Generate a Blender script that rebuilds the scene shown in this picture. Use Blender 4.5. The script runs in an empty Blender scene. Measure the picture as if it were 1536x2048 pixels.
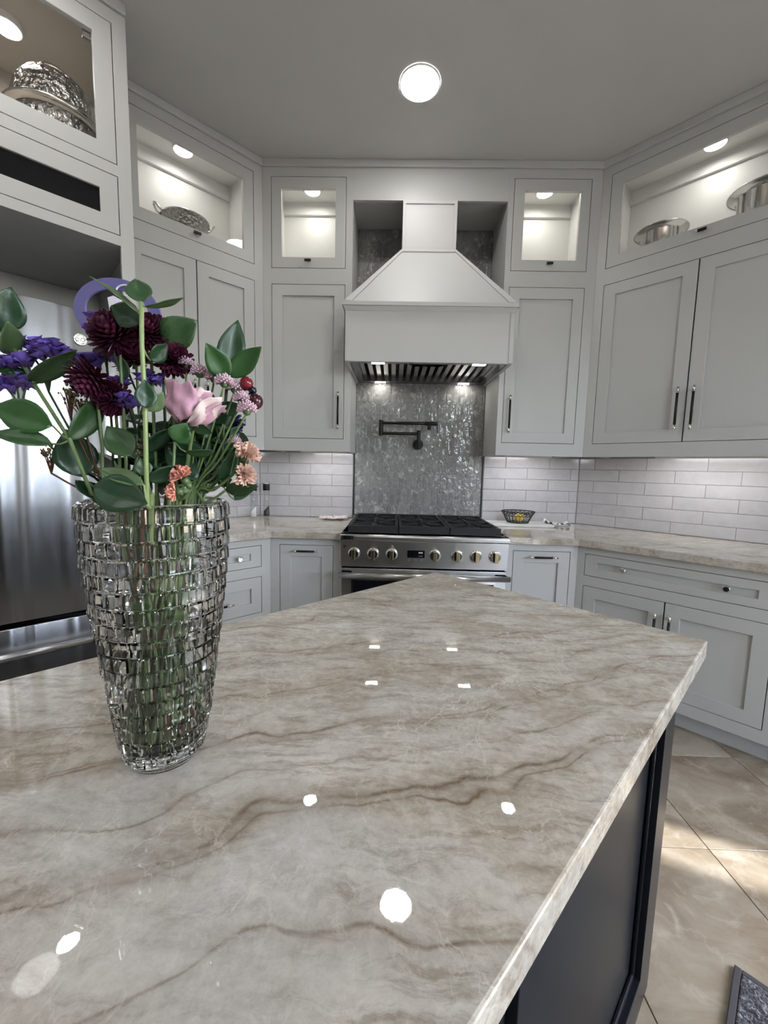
import bpy, bmesh, math, random
from mathutils import Vector, Matrix
random.seed(7)
scene = bpy.context.scene
col = scene.collection

# ------------------------------------------------------------------ camera
CAM = Vector((-0.1806, -2.9155, 1.2721)); YAW, PITCH, ROLL, FPX = -0.0198, -0.1057, 0.0229, 806.18
F = Vector((math.sin(YAW)*math.cos(PITCH), math.cos(YAW)*math.cos(PITCH), math.sin(PITCH)))
R0 = Vector((math.cos(YAW), -math.sin(YAW), 0)); U0 = R0.cross(F)
RR = math.cos(ROLL)*R0 + math.sin(ROLL)*U0; UU = -math.sin(ROLL)*R0 + math.cos(ROLL)*U0
cd = bpy.data.cameras.new('camera'); cam = bpy.data.objects.new('camera', cd); col.objects.link(cam)
cd.sensor_fit = 'VERTICAL'; cd.sensor_height = 36.0; cd.lens = FPX*36.0/2048.0; cd.clip_start = 0.01
cam.matrix_world = Matrix(((RR.x, UU.x, -F.x, CAM.x), (RR.y, UU.y, -F.y, CAM.y), (RR.z, UU.z, -F.z, CAM.z), (0, 0, 0, 1)))
scene.camera = cam

# ------------------------------------------------------------------ world, sun, exposure
world = bpy.data.worlds.new('sky'); scene.world = world; world.use_nodes = True
wn = world.node_tree; bg = wn.nodes['Background']
sky = wn.nodes.new('ShaderNodeTexSky'); sky.sky_type = 'NISHITA'; sky.sun_disc = False
sky.sun_elevation = math.radians(50); sky.sun_rotation = math.radians(110.9); sky.dust_density = 1.5
hs = wn.nodes.new('ShaderNodeHueSaturation'); hs.inputs['Saturation'].default_value = .62; wn.links.new(sky.outputs[0], hs.inputs['Color'])
wn.links.new(hs.outputs[0], bg.inputs[0]); bg.inputs[1].default_value = 1.9
sd = bpy.data.lights.new('sun', 'SUN'); sd.energy = 5.0; sd.angle = math.radians(1.2); sd.color = (1, 0.98, 0.95)
sun = bpy.data.objects.new('sun', sd); col.objects.link(sun); sun.location = (8, -5, 6)
_az = Vector((0.934, -0.357, 0)).normalized(); _el = math.radians(50)
sun.rotation_euler = (_az*math.cos(_el) + Vector((0, 0, math.sin(_el)))).to_track_quat('Z', 'Y').to_euler()
vs = scene.view_settings; vs.view_transform = 'Standard'; vs.look = 'None'; vs.gamma = 1.0; vs.use_curve_mapping = False
vs.exposure = 0.86
cy = scene.cycles; cy.max_bounces = 10; cy.diffuse_bounces = 3; cy.glossy_bounces = 3; cy.transmission_bounces = 9
cy.use_adaptive_sampling = True; cy.adaptive_threshold = .08; cy.adaptive_min_samples = 16
cy.transparent_max_bounces = 8; cy.sample_clamp_indirect = 18.0; cy.use_denoising = True

# ------------------------------------------------------------------ materials
class NT:
    def __init__(s, name):
        s.m = bpy.data.materials.new(name); s.m.use_nodes = True; s.t = s.m.node_tree; s.b = s.t.nodes['Principled BSDF']
        s.out = s.t.nodes['Material Output']
    def n(s, typ, **kw):
        nd = s.t.nodes.new(typ)
        for k, v in kw.items():
            if k.startswith('i_'):
                s.set(nd.inputs[int(k[2:])] if k[2:].isdigit() else nd.inputs[k[2:].replace('_', ' ')], v)
            else: setattr(nd, k, v)
        return nd
    def set(s, sock, v):
        if isinstance(v, bpy.types.NodeSocket): s.t.links.new(v, sock)
        elif isinstance(v, bpy.types.Node): s.t.links.new(v.outputs[0], sock)
        else:
            if isinstance(v, (tuple, list)) and len(v) == 3 and sock.type == 'RGBA': v = (*v, 1)
            sock.default_value = v
    def p(s, **kw):
        for k, v in kw.items(): s.set(s.b.inputs[k.replace('_', ' ')], v)
        return s
    def obj(s): return s.n('ShaderNodeTexCoord').outputs['Object']
    def gen(s): return s.n('ShaderNodeTexCoord').outputs['Generated']
    def map(s, v, scale=(1, 1, 1), rot=(0, 0, 0), loc=(0, 0, 0)):
        return s.n('ShaderNodeMapping', i_Vector=v, i_Scale=scale, i_Rotation=rot, i_Location=loc).outputs[0]
    def noise(s, v, scale, detail=4, rough=.55, dist=0.):
        return s.n('ShaderNodeTexNoise', i_Vector=v, i_Scale=scale, i_Detail=detail, i_Roughness=rough, i_Distortion=dist)
    def ramp(s, f, stops, interp='LINEAR'):
        r = s.n('ShaderNodeValToRGB'); r.color_ramp.interpolation = interp; e = r.color_ramp.elements
        while len(e) < len(stops): e.new(.5)
        for k, (pos, c) in zip(e, stops): k.position = pos; k.color = (*c, 1) if not isinstance(c, (int, float)) else (c, c, c, 1)
        s.set(r.inputs[0], f); return r.outputs[0]
    def math(s, op, a, b=None, c=None, clamp=False):
        m = s.n('ShaderNodeMath', operation=op, use_clamp=clamp); s.set(m.inputs[0], a)
        if b is not None: s.set(m.inputs[1], b)
        if c is not None: s.set(m.inputs[2], c)
        return m.outputs[0]
    def mix(s, f, a, b, mode='MIX'):
        m = s.n('ShaderNodeMix', data_type='RGBA', blend_type=mode); s.set(m.inputs[0], f); s.set(m.inputs[6], a); s.set(m.inputs[7], b)
        return m.outputs[2]
    def bump(s, h, strength=.2, dist=.01):
        b = s.n('ShaderNodeBump', i_Strength=strength, i_Distance=dist, i_Height=h); s.t.links.new(b.outputs[0], s.b.inputs['Normal']); return s
    def rnd(s): return s.n('ShaderNodeObjectInfo').outputs['Random']

def plain(name, c, rough=.4, metal=0., **kw):
    t = NT(name).p(Base_Color=c, Roughness=rough, Metallic=metal)
    t.p(**kw); return t.m
def paint(name, c, rough=.42):
    t = NT(name); o = t.obj(); nz = t.noise(o, 60, 3)
    t.p(Base_Color=t.mix(t.noise(o, 3, 2).outputs[0], tuple(x*.97 for x in c), tuple(min(1, x*1.03) for x in c)), Roughness=rough)
    t.bump(nz.outputs[0], .04, .002); return t.m
def metal(name, c, rough, bump=.0, wav=0., aniso=.8):
    t = NT(name); o = t.obj(); nz = t.noise(t.map(o, (.6, .6, 70)), 6, 3)
    t.p(Base_Color=c, Metallic=1.0, Roughness=rough if wav else t.math('MULTIPLY_ADD', nz.outputs[0], rough*.25, rough*.87), Anisotropic=aniso)
    t.set(t.b.inputs['Tangent'], t.n('ShaderNodeCombineXYZ', i_Z=1.).outputs[0])
    if wav:
        w = t.noise(t.map(o, (1, 1, .05)), 7.5, 1.5, .45, .3); t.bump(w.outputs[0], wav, .03)
    return t.m
def emit(name, c, s):
    t = NT(name).p(Base_Color=(.8, .8, .8), Emission_Color=c, Emission_Strength=s, Roughness=.5); return t.m

M = {}
M['paint'] = paint('cabinet_paint', (.497, .500, .486))
M['hood_paint'] = paint('hood_paint', (.54, .54, .53), .45)
M['inner'] = paint('cabinet_interior', (.80, .795, .765), .45)
M['gap'] = plain('shadow_gap', (.02, .02, .02), .8)  # near-black colour holds the shade of the door gaps
M['ceil'] = paint('ceiling_paint', (.515, .515, .50), .7)
M['wall'] = paint('wall_paint', (.70, .69, .66), .6)
M['navy'] = paint('navy_paint', (.008, .010, .014), .30); M['navy'].node_tree.nodes['Principled BSDF'].inputs['Specular IOR Level'].default_value = .32
M['black'] = plain('matte_black_metal', (.006, .006, .007), .45, .2)
M['iron'] = plain('cast_iron', (.007, .007, .008), .6, .0)
M['chrome'] = plain('chrome', (.80, .79, .77), .12, 1.)
M['silver'] = plain('satin_nickel', (.72, .69, .64), .22, 1.)
M['gold'] = plain('bronze_gold', (.50, .42, .26), .25, 1.)
M['steel'] = metal('brushed_steel', (.56, .56, .55), .30)
M['steel_plain'] = metal('plain_steel', (.56, .56, .55), .22, aniso=0.)
M['steel_dark'] = metal('dark_steel', (.22, .22, .22), .25, aniso=0.)
M['fridge'] = metal('fridge_steel', (.50, .515, .54), .22, wav=.60, aniso=.80)
M['fridge_dark'] = plain('fridge_plinth', (.02, .02, .022), .35)
M['blackglass'] = plain('black_glass', (.006, .006, .008), .06)
M['white'] = plain('white_ceramic', (.82, .81, .79), .25)
M['salt'] = plain('salt', (.86, .85, .84), .8)
M['pepper'] = plain('pepper', (.035, .03, .028), .8)
M['clear'] = plain('clear_glass', (1, 1, 1), .0, Transmission_Weight=1., IOR=1.45)
M['crystal'] = plain('crystal_glass', (.985, .995, .99), .0, Transmission_Weight=1., IOR=1.5)
M['water'] = plain('water', (.97, .99, .96), .0, Transmission_Weight=1., IOR=1.33)
M['down'] = emit('downlight', (1, .98, .955), 38)
M['puck'] = emit('puck', (1, .97, .915), 25)
M['strip'] = emit('led_strip', (.98, .97, 1.0), 19)
M['hoodlamp'] = emit('hood_lamp', (1, .97, .90), 30)
M['grout'] = plain('pale_grout', (.60, .60, .59), .9)
M['grout2'] = plain('subway_grout', (.30, .295, .29), .9)
M['lemon'] = plain('lemon_skin', (.78, .56, .12), .45)
M['purple_card'] = plain('lavender_card', (.13, .12, .29), .6)
M['white_card'] = plain('white_card', (.72, .70, .76), .55)

def pane_mat():
    t = NT('window_pane'); t.t.nodes.remove(t.b)
    tr = t.n('ShaderNodeBsdfTransparent'); gl = t.n('ShaderNodeBsdfGlossy', i_Roughness=.0); lw = t.n('ShaderNodeLayerWeight', i_Blend=.5); fac = t.math('MULTIPLY_ADD', t.math('POWER', lw.outputs['Facing'], 5.), .8, .05)
    mx = t.n('ShaderNodeMixShader', i_0=fac, i_1=tr.outputs[0], i_2=gl.outputs[0]); t.t.links.new(mx.outputs[0], t.out.inputs[0])
    t.m.use_transparent_shadow = True; return t.m
M['pane'] = pane_mat()

def stone_mat():
    t = NT('quartzite'); o = t.obj()
    def wv(v, sc, amt, det=5, rough=.6): return t.n('ShaderNodeVectorMath', operation='MULTIPLY_ADD', i_0=t.n('ShaderNodeVectorMath', operation='SUBTRACT', i_0=t.noise(v, sc, det, rough).outputs[1], i_1=(.5, .5, .5)).outputs[0], i_1=(amt, amt, 0.), i_2=v).outputs[0]
    ow = wv(o, 2.0, .30)
    r = t.map(ow, (1.0, 3.4, 3.4), (0, 0, -.22))
    n1 = t.noise(r, 2.6, 9, .66).outputs[0]
    base = t.ramp(n1, [(.30, (.32, .265, .21)), (.42, (.42, .375, .315)), (.53, (.50, .465, .41)), (.68, (.60, .575, .53))])
    # short fine streaks along the bedding
    n2 = t.noise(t.map(wv(o, 5., .10), (1.6, 11, 11), (0, 0, -.22)), 6.5, 9, .74).outputs[0]
    base = t.mix(t.ramp(n2, [(.47, 0.), (.64, .75)]), base, (.25, .205, .155))
    base = t.mix(t.ramp(n2, [(.30, .5), (.42, 0.)]), base, (.54, .52, .47))
    n4 = t.noise(wv(o, 9., .08), 14, 8, .7).outputs[0]
    base = t.mix(t.ramp(n4, [(.50, 0.), (.66, .65)]), base, (.62, .585, .52))
    base = t.mix(t.ramp(n4, [(.30, .4), (.44, 0.)]), base, (.27, .22, .175))
    # cloudy grey-white zones
    cl = t.noise(t.map(ow, (1, 2.0, 1), (0, 0, -.3), (3, 1, 0)), 2.6, 6, .6).outputs[0]
    base = t.mix(t.ramp(cl, [(.53, 0.), (.64, .60)]), base, (.56, .545, .525))
    # long brown veins with softer halo
    sx = t.n('ShaderNodeSeparateXYZ', i_Vector=wv(wv(o, 2.6, .34, 3, .5), 16., .025, 4, .6))
    X, Y = sx.outputs[0], sx.outputs[1]
    brk = t.ramp(t.noise(t.map(o, (3, 9, 3)), 2.2, 5, .65).outputs[0], [(.40, .05), (.60, 1.)])
    for a, b, w, st in ((.30, -2.46, .006, 1.), (.30, -2.475, .0028, .9), (.26, -2.615, .0045, .9), (.34, -2.30, .004, .75), (.30, -2.315, .0025, .6), (.26, -2.06, .004, .7), (.24, -2.12, .003, .6), (.22, -1.95, .0035, .6), (.2, -1.80, .004, .5), (.33, -2.20, .003, .55), (.3, -2.39, .003, .5)):
        v = t.math('ABSOLUTE', t.math('SUBTRACT', t.math('MULTIPLY_ADD', X, -a, Y), b))
        f = t.math('MULTIPLY', t.math('SUBTRACT', 1., t.math('DIVIDE', v, w), clamp=True), t.math('MULTIPLY', brk, st))
        h = t.math('MULTIPLY', t.math('POWER', t.math('SUBTRACT', 1., t.math('DIVIDE', v, w*9), clamp=True), 2.), .42*st)
        base = t.mix(h, base, (.245, .195, .145)); base = t.mix(f, base, (.15, .10, .06))
    # fine pale cracks, only in places
    for sc, k, th in ((9., .60, .012), (19., .50, .016), (38., .32, .03)):
        vo = t.n('ShaderNodeTexVoronoi', feature='DISTANCE_TO_EDGE', i_Vector=wv(t.map(o, (1, .7, 1), (0, 0, .5)), 6., .22, 6, .6), i_Scale=sc)
        cm = t.ramp(t.noise(o, 5.5, 4).outputs[0], [(.42, 0.), (.58, k)])
        base = t.mix(t.math('MULTIPLY', t.ramp(vo.outputs[0], [(.0, 1.), (th, 0.)]), cm), base, (.68, .645, .58))
    base = t.mix(.60, base, t.ramp(t.noise(wv(o, 20., .03), 85, 7, .75).outputs[0], [(.3, (.36, .35, .33)), (.7, (.64, .63, .61))]), 'OVERLAY')
    t.p(Base_Color=base, Roughness=.018, Specular_IOR_Level=.5)
    t.bump(t.noise(o, 70, 3).outputs[0], .010, .002); return t.m
M['stone'] = stone_mat()

def tile_mat(name, c0, c1, grain, rough, bump=.25, blotch=None):
    t = NT(name); o = t.obj(); rn = t.rnd()
    off = t.n('ShaderNodeCombineXYZ', i_X=t.math('MULTIPLY', rn, 37.), i_Y=t.math('MULTIPLY', rn, 91.), i_Z=t.math('MULTIPLY', rn, 17.))
    v = t.n('ShaderNodeVectorMath', operation='ADD', i_0=o, i_1=off.outputs[0]).outputs[0]
    nz = t.noise(v, grain, 5, .6, .8)
    c = t.mix(t.ramp(nz.outputs[0], [(.32, 0.), (.68, 1.)]), c0, c1)
    c = t.mix(.35, c, t.mix(rn, c0, c1))
    if blotch: c = t.mix(t.ramp(t.noise(v, grain*.6, 5, .6, 1.4).outputs[0], [(.55, 0.), (.62, .8)]), c, blotch)
    t.p(Base_Color=c, Roughness=rough)
    t.bump(t.noise(v, grain*.7, 2, .5, .6).outputs[0], bump, .012); return t.m
M['picket'] = tile_mat('picket_tile_glaze', (.18, .18, .176), (.32, .32, .315), 26, .10, .60, (.50, .50, .49))
M['subway'] = tile_mat('subway_tile_glaze', (.47, .455, .46), (.56, .545, .55), 14, .16, .06)
def floor_mat():
    t = NT('travertine_tile'); o = t.obj(); rn = t.rnd()
    off = t.n('ShaderNodeCombineXYZ', i_X=t.math('MULTIPLY', rn, 53.), i_Y=t.math('MULTIPLY', rn, 29.))
    v = t.n('ShaderNodeVectorMath', operation='ADD', i_0=o, i_1=off.outputs[0]).outputs[0]
    n1 = t.noise(t.map(v, (1, 1.7, 1), (0, 0, .6)), 3.0, 8, .62, .8).outputs[0]
    c = t.ramp(n1, [(.34, (.20, .155, .11)), (.48, (.285, .235, .175)), (.64, (.38, .335, .27))])
    c = t.mix(t.ramp(t.noise(v, 9, 6, .65, 1.).outputs[0], [(.55, 0.), (.72, .55)]), c, (.56, .51, .43))
    vo = t.n('ShaderNodeTexVoronoi', feature='DISTANCE_TO_EDGE', i_Vector=t.n('ShaderNodeVectorMath', operation='MULTIPLY_ADD', i_0=t.noise(v, 5, 4).outputs[1], i_1=(.4, .4, 0), i_2=v).outputs[0], i_Scale=2.2)
    c = t.mix(t.ramp(vo.outputs[0], [(0., .22), (.012, 0.)]), c, (.52, .47, .40))
    t.p(Base_Color=c, Roughness=.22); t.bump(t.noise(v, 30, 3).outputs[0], .03, .004); return t.m
M['travertine'] = floor_mat()
M['floor_grout'] = plain('floor_grout', (.30, .25, .195), .9)
def rug_mat():
    t = NT('rug_pile'); o = t.obj(); n = t.noise(o, 75, 4, .7, 1.).outputs[0]
    t.p(Base_Color=t.ramp(n, [(.38, (.025, .027, .035)), (.52, (.10, .105, .12)), (.66, (.36, .37, .40))]), Roughness=.95)
    t.bump(t.noise(o, 160, 3).outputs[0], .8, .01); return t.m
M['rug'] = rug_mat()
M['rug_edge'] = plain('rug_edge', (.07, .065, .075), .9)
def hammered():
    t = NT('hammered_silver'); o = t.obj()
    vo = t.n('ShaderNodeTexVoronoi', i_Vector=o, i_Scale=60.)
    t.p(Base_Color=(.50, .485, .46), Metallic=1., Roughness=.2); t.bump(t.math('ADD', vo.outputs[0], t.noise(o, 45, 3, .5, 2.).outputs[0]), 1., .010); return t.m
M['hammered'] = hammered()
def floral():
    t = NT('floral_ceramic'); n = t.noise(t.obj(), 38, 2, .5, 1.)
    c = t.ramp(n.outputs[0], [(.54, (.80, .78, .75)), (.60, (.75, .36, .38)), (.64, (.75, .55, .52)), (.68, (.15, .12, .1))], 'CONSTANT')
    t.p(Base_Color=c, Roughness=.25); return t.m
M['floral'] = floral()
def cloth():
    t = NT('printed_cloth'); n = t.noise(t.obj(), 42, 2, .5, .6)
    t.p(Base_Color=t.ramp(n.outputs[0], [(.54, (.78, .77, .75)), (.57, (.02, .02, .02))], 'CONSTANT'), Roughness=.85); return t.m
M['cloth'] = cloth()
def leafm(name, c0, c1, rough=.38):
    t = NT(name); o = t.obj(); rn = t.rnd(); n = t.noise(o, 90, 3).outputs[0]
    t.p(Base_Color=t.mix(n, c0, c1), Roughness=rough, Subsurface_Weight=0.0)
    t.bump(t.noise(o, 260, 2).outputs[0], .15, .001); return t.m
LEAFM = [leafm('leaf_green', (.018, .052, .016), (.034, .082, .026)), leafm('leaf_dark', (.008, .035, .014), (.018, .055, .02), .36),
         leafm('leaf_bright', (.016, .062, .012), (.028, .095, .02)), leafm('leaf_pale', (.06, .11, .045), (.11, .17, .07), .3)]
M['stem'] = leafm('stem_green', (.07, .13, .04), (.15, .22, .08), .4)
M['stem_dark'] = leafm('stem_dark', (.02, .045, .015), (.05, .08, .03), .5)
M['stem_pale'] = leafm('stem_pale', (.19, .27, .10), (.29, .36, .16), .4)
M['stem_brown'] = leafm('stem_brown', (.09, .035, .015), (.15, .07, .03), .5)
def petal(name, c0, c1, rough=.6):
    t = NT(name); t.p(Base_Color=t.mix(t.noise(t.obj(), 120, 2).outputs[0], c0, c1), Roughness=rough); return t.m
M['burgundy'] = petal('burgundy_petal', (.035, .003, .014), (.095, .006, .034))
M['violet'] = petal('violet_petal', (.11, .055, .32), (.23, .15, .52))
M['navyp'] = petal('navy_petal', (.01, .01, .04), (.02, .02, .08))
M['rosep'] = petal('rose_petal', (.40, .19, .27), (.58, .36, .44))
M['rosep2'] = petal('rose_petal_pale', (.62, .48, .44), (.72, .58, .56))
M['buttonp'] = petal('button_petal', (.50, .26, .36), (.80, .68, .72))
M['peach'] = petal('peach_petal', (.72, .42, .32), (.85, .66, .55))
M['coral'] = petal('coral_petal', (.68, .24, .17), (.78, .40, .30))
M['dried'] = petal('dried_bract', (.10, .07, .025), (.28, .22, .11))
M['berry'] = plain('red_berry', (.16, .012, .02), .18)
M['berry2'] = plain('dark_berry', (.045, .008, .012), .18)
M['berry3'] = plain('black_berry', (.006, .006, .012), .2)

# ------------------------------------------------------------------ mesh helpers
class MB:
    def __init__(s): s.v = []; s.f = []; s.mi = []; s.cur = 0; s.sm = []; s.smooth = False
    def mat(s, i): s.cur = i; return s
    def add(s, vs, fs):
        b = len(s.v); s.v += [tuple(x) for x in vs]
        for f in fs: s.f.append([b+i for i in f]); s.mi.append(s.cur); s.sm.append(s.smooth)
        return s
    def box(s, x0, x1, y0, y1, z0, z1):
        return s.add([(x0, y0, z0), (x1, y0, z0), (x1, y1, z0), (x0, y1, z0), (x0, y0, z1), (x1, y0, z1), (x1, y1, z1), (x0, y1, z1)],
                     [(0, 3, 2, 1), (4, 5, 6, 7), (0, 1, 5, 4), (1, 2, 6, 5), (2, 3, 7, 6), (3, 0, 4, 7)])
    def prism(s, poly, z0, z1):   # poly counter-clockwise
        n = len(poly); vs = [(x, y, z0) for x, y in poly] + [(x, y, z1) for x, y in poly]
        return s.add(vs, [tuple(range(n-1, -1, -1)), tuple(range(n, 2*n))] + [(i, (i+1) % n, n+(i+1) % n, n+i) for i in range(n)])
    def prismy(s, poly, y0, y1):  # poly in x,z, counter-clockwise seen from -y; y0 front
        n = len(poly); vs = [(x, y0, z) for x, z in poly] + [(x, y1, z) for x, z in poly]
        return s.add(vs, [tuple(range(n)), tuple(range(2*n-1, n-1, -1))] + [(i, n+i, n+(i+1) % n, (i+1) % n) for i in range(n)])
    def cyl(s, p0, p1, r0, r1=None, n=16, cap=True):
        r1 = r0 if r1 is None else r1; p0, p1 = Vector(p0), Vector(p1); d = (p1-p0).normalized()
        a = d.orthogonal().normalized(); b = d.cross(a); o = s.smooth
        vs = [p0+(a*math.cos(2*math.pi*i/n)+b*math.sin(2*math.pi*i/n))*r0 for i in range(n)] + [p1+(a*math.cos(2*math.pi*i/n)+b*math.sin(2*math.pi*i/n))*r1 for i in range(n)]
        base = len(s.v); s.v += [tuple(x) for x in vs]
        for i in range(n): s.f.append([base+i, base+(i+1) % n, base+n+(i+1) % n, base+n+i]); s.mi.append(s.cur); s.sm.append(True)
        if cap:
            s.f.append([base+i for i in range(n-1, -1, -1)]); s.mi.append(s.cur); s.sm.append(False)
            s.f.append([base+n+i for i in range(n)]); s.mi.append(s.cur); s.sm.append(False)
        return s
    def tube(s, pts, r, n=8, closed=False, cap=True):
        pts = [Vector(p) for p in pts]; m = len(pts); rs = r if isinstance(r, (list, tuple)) else [r]*m
        base = len(s.v); prev = None
        for i, p in enumerate(pts):
            if closed: d = (pts[(i+1) % m]-pts[i-1]).normalized()
            else: d = (pts[min(i+1, m-1)]-pts[max(i-1, 0)]).normalized()
            a = d.orthogonal().normalized() if prev is None else (prev-d*prev.dot(d)).normalized()
            prev = a; b = d.cross(a)
            for k in range(n):
                t = 2*math.pi*k/n; s.v.append(tuple(p+(a*math.cos(t)+b*math.sin(t))*rs[i]))
        for i in range(m if closed else m-1):
            j = (i+1) % m
            for k in range(n):
                s.f.append([base+i*n+k, base+i*n+(k+1) % n, base+j*n+(k+1) % n, base+j*n+k]); s.mi.append(s.cur); s.sm.append(True)
        if cap and not closed:
            s.f.append([base+k for k in range(n-1, -1, -1)]); s.mi.append(s.cur); s.sm.append(False)
            s.f.append([base+(m-1)*n+k for k in range(n)]); s.mi.append(s.cur); s.sm.append(False)
        return s
    def lathe(s, prof, c=(0, 0, 0), n=32, closed=False):
        base = len(s.v); m = len(prof)
        for r, z in prof:
            for k in range(n):
                t = 2*math.pi*k/n; s.v.append((c[0]+r*math.cos(t), c[1]+r*math.sin(t), c[2]+z))
        for i in range(m if closed else m-1):
            j = (i+1) % m
            for k in range(n):
                s.f.append([base+i*n+k, base+i*n+(k+1) % n, base+j*n+(k+1) % n, base+j*n+k]); s.mi.append(s.cur); s.sm.append(True)
        return s
    def ball(s, c, r, n=12, sc=(1, 1, 1)):
        base = len(s.v); c = Vector(c); h = n//2
        for i in range(h+1):
            t = math.pi*i/h
            for k in range(n):
                p = 2*math.pi*k/n; s.v.append((c.x+r*sc[0]*math.sin(t)*math.cos(p), c.y+r*sc[1]*math.sin(t)*math.sin(p), c.z+r*sc[2]*math.cos(t)))
        for i in range(h):
            for k in range(n):
                s.f.append([base+i*n+k, base+(i+1)*n+k, base+(i+1)*n+(k+1) % n, base+i*n+(k+1) % n]); s.mi.append(s.cur); s.sm.append(True)
        return s
    def plate(s, xs, zs, y0, y1, holes):
        """flat board in x-z with rectangular openings, front at y0, back at y1 (y0<y1)"""
        xs = sorted(set(round(x, 5) for x in list(xs)+[h[0] for h in holes]+[h[1] for h in holes])); zs = sorted(set(round(z, 5) for z in list(zs)+[h[2] for h in holes]+[h[3] for h in holes]))
        nx, nz = len(xs), len(zs)
        def hole(i, j):
            if i < 0 or j < 0 or i >= nx-1 or j >= nz-1: return True
            x, z = (xs[i]+xs[i+1])/2, (zs[j]+zs[j+1])/2
            return any(h[0] < x < h[1] and h[2] < z < h[3] for h in holes)
        ix = lambda i, j, b: (j*nx+i)+(nx*nz if b else 0)
        vs = [(x, y0, z) for z in zs for x in xs]+[(x, y1, z) for z in zs for x in xs]; fs = []
        for j in range(nz-1):
            for i in range(nx-1):
                if hole(i, j): continue
                fs.append((ix(i, j, 0), ix(i+1, j, 0), ix(i+1, j+1, 0), ix(i, j+1, 0)))
                fs.append((ix(i, j, 1), ix(i, j+1, 1), ix(i+1, j+1, 1), ix(i+1, j, 1)))
                if hole(i-1, j): fs.append((ix(i, j, 0), ix(i, j+1, 0), ix(i, j+1, 1), ix(i, j, 1)))
                if hole(i+1, j): fs.append((ix(i+1, j, 0), ix(i+1, j, 1), ix(i+1, j+1, 1), ix(i+1, j+1, 0)))
                if hole(i, j-1): fs.append((ix(i, j, 0), ix(i, j, 1), ix(i+1, j, 1), ix(i+1, j, 0)))
                if hole(i, j+1): fs.append((ix(i, j+1, 0), ix(i+1, j+1, 0), ix(i+1, j+1, 1), ix(i, j+1, 1)))
        return s.add(vs, fs)
    def mesh(s, name, mats):
        me = bpy.data.meshes.new(name); me.from_pydata(s.v, [], s.f)
        for m in mats: me.materials.append(m)
        me.polygons.foreach_set('material_index', s.mi); me.polygons.foreach_set('use_smooth', s.sm)
        me.validate(); me.update(); return me
    def build(s, name, mats, parent=None, bevel=0., loc=None, seg=2):
        if not isinstance(mats, (list, tuple)): mats = [mats]
        mats = [M[m] if isinstance(m, str) else m for m in mats]
        o = bpy.data.objects.new(name, s.mesh(name, mats)); col.objects.link(o); o.parent = parent
        if loc: o.location = loc
        if bevel:
            b = o.modifiers.new('bevel', 'BEVEL'); b.width = bevel; b.segments = seg; b.limit_method = 'ANGLE'; b.angle_limit = math.radians(40)
            b.harden_normals = False
        return o
def tag(o, label=None, cat=None, group=None, kind=None):
    if label: o['label'] = label
    if cat: o['category'] = cat
    if group: o['group'] = group
    if kind: o['kind'] = kind
    return o
def thing(name, label, cat, loc=(0, 0, 0), rz=0., group=None):
    o = bpy.data.objects.new(name, None); col.objects.link(o); o.location = loc; o.rotation_euler = (0, 0, rz); o.empty_display_size = .1
    return tag(o, label, cat, group)
def struct(o): o['kind'] = 'structure'; return o

# ------------------------------------------------------------------ layout
W = 1.1445; S = math.sqrt(.5); T8 = math.tan(math.radians(22.5)); FL = 0.03
CEIL = 3.064; UF, LF = -.36, -.67          # upper / lower cabinet faces, measured from each wall
CU = -UF*T8; CL = -LF*T8                   # where the faces meet in the corners
FR = {'B': ((0, 0, 0), 0.), 'R': ((W, 0, 0), -math.pi/4), 'L': ((-W, 0, 0), math.pi/4)}
def at(run, x, y, z=0):
    (ox, oy, oz), a = FR[run]; return Vector((ox+x*math.cos(a)-y*math.sin(a), oy+x*math.sin(a)+y*math.cos(a), z))
def runthing(run, name, label, cat, group=None):
    o, a = FR[run]; return thing(name, label, cat, o, a, group)

# ------------------------------------------------------------------ room shell
XR, YR_ = 2.45, -7.0; YD = XR-5.85
# floor with tiles
bm = MB(); bm.add([(-3.2, -7.2, FL-.012), (3.2, -7.2, FL-.012), (3.2, .2, FL-.012), (-3.2, .2, FL-.012)], [(0, 1, 2, 3)])
floor = struct(bm.build('floor', 'floor_grout'))
tm = MB(); h = .2285-.0011; tm.box(-h, h, -h, h, -.010, 0); tme = tm.mesh('floor_tile', [M['travertine']])
for i in range(-7, 6):
    for j in range(-12, 4):
        x, y = .91+.2285+.457*i, -1.665+.2285+.457*j
        if abs(x) > 3.05 or y > .1 or y < -7.1 or (abs(x)+y > W+.35): continue
        o = bpy.data.objects.new('floor_tile', tme); col.objects.link(o); o.parent = floor; o.location = (x, y, FL)
        b = o.modifiers.new('bevel', 'BEVEL'); b.width = .0010; b.segments = 1
bm = MB(); bm.prism([(-3.2, -7.2), (2.6, -7.2), (2.6, .2), (-3.2, .2)], CEIL, CEIL+.1)
ceiling = struct(bm.build('ceiling', 'ceil'))
bm = MB(); bm.box(-W-.06, W+.06, .0030, .13, 0, CEIL); wall_back = struct(bm.build('wall_back', 'grout2'))
LW = (XR-W)/S; LW2 = (3.0-W)/S
bm = MB(); bm.box(0, LW, .0030, .13, 0, CEIL); wall_right = struct(bm.build('wall_right', 'grout2')); wall_right.location = FR['R'][0]; wall_right.rotation_euler.z = -math.pi/4
bm = MB(); bm.box(-LW2, 0, .0030, .13, 0, CEIL); wall_left = struct(bm.build('wall_left', 'grout2')); wall_left.location = FR['L'][0]; wall_left.rotation_euler.z = math.pi/4
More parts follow.
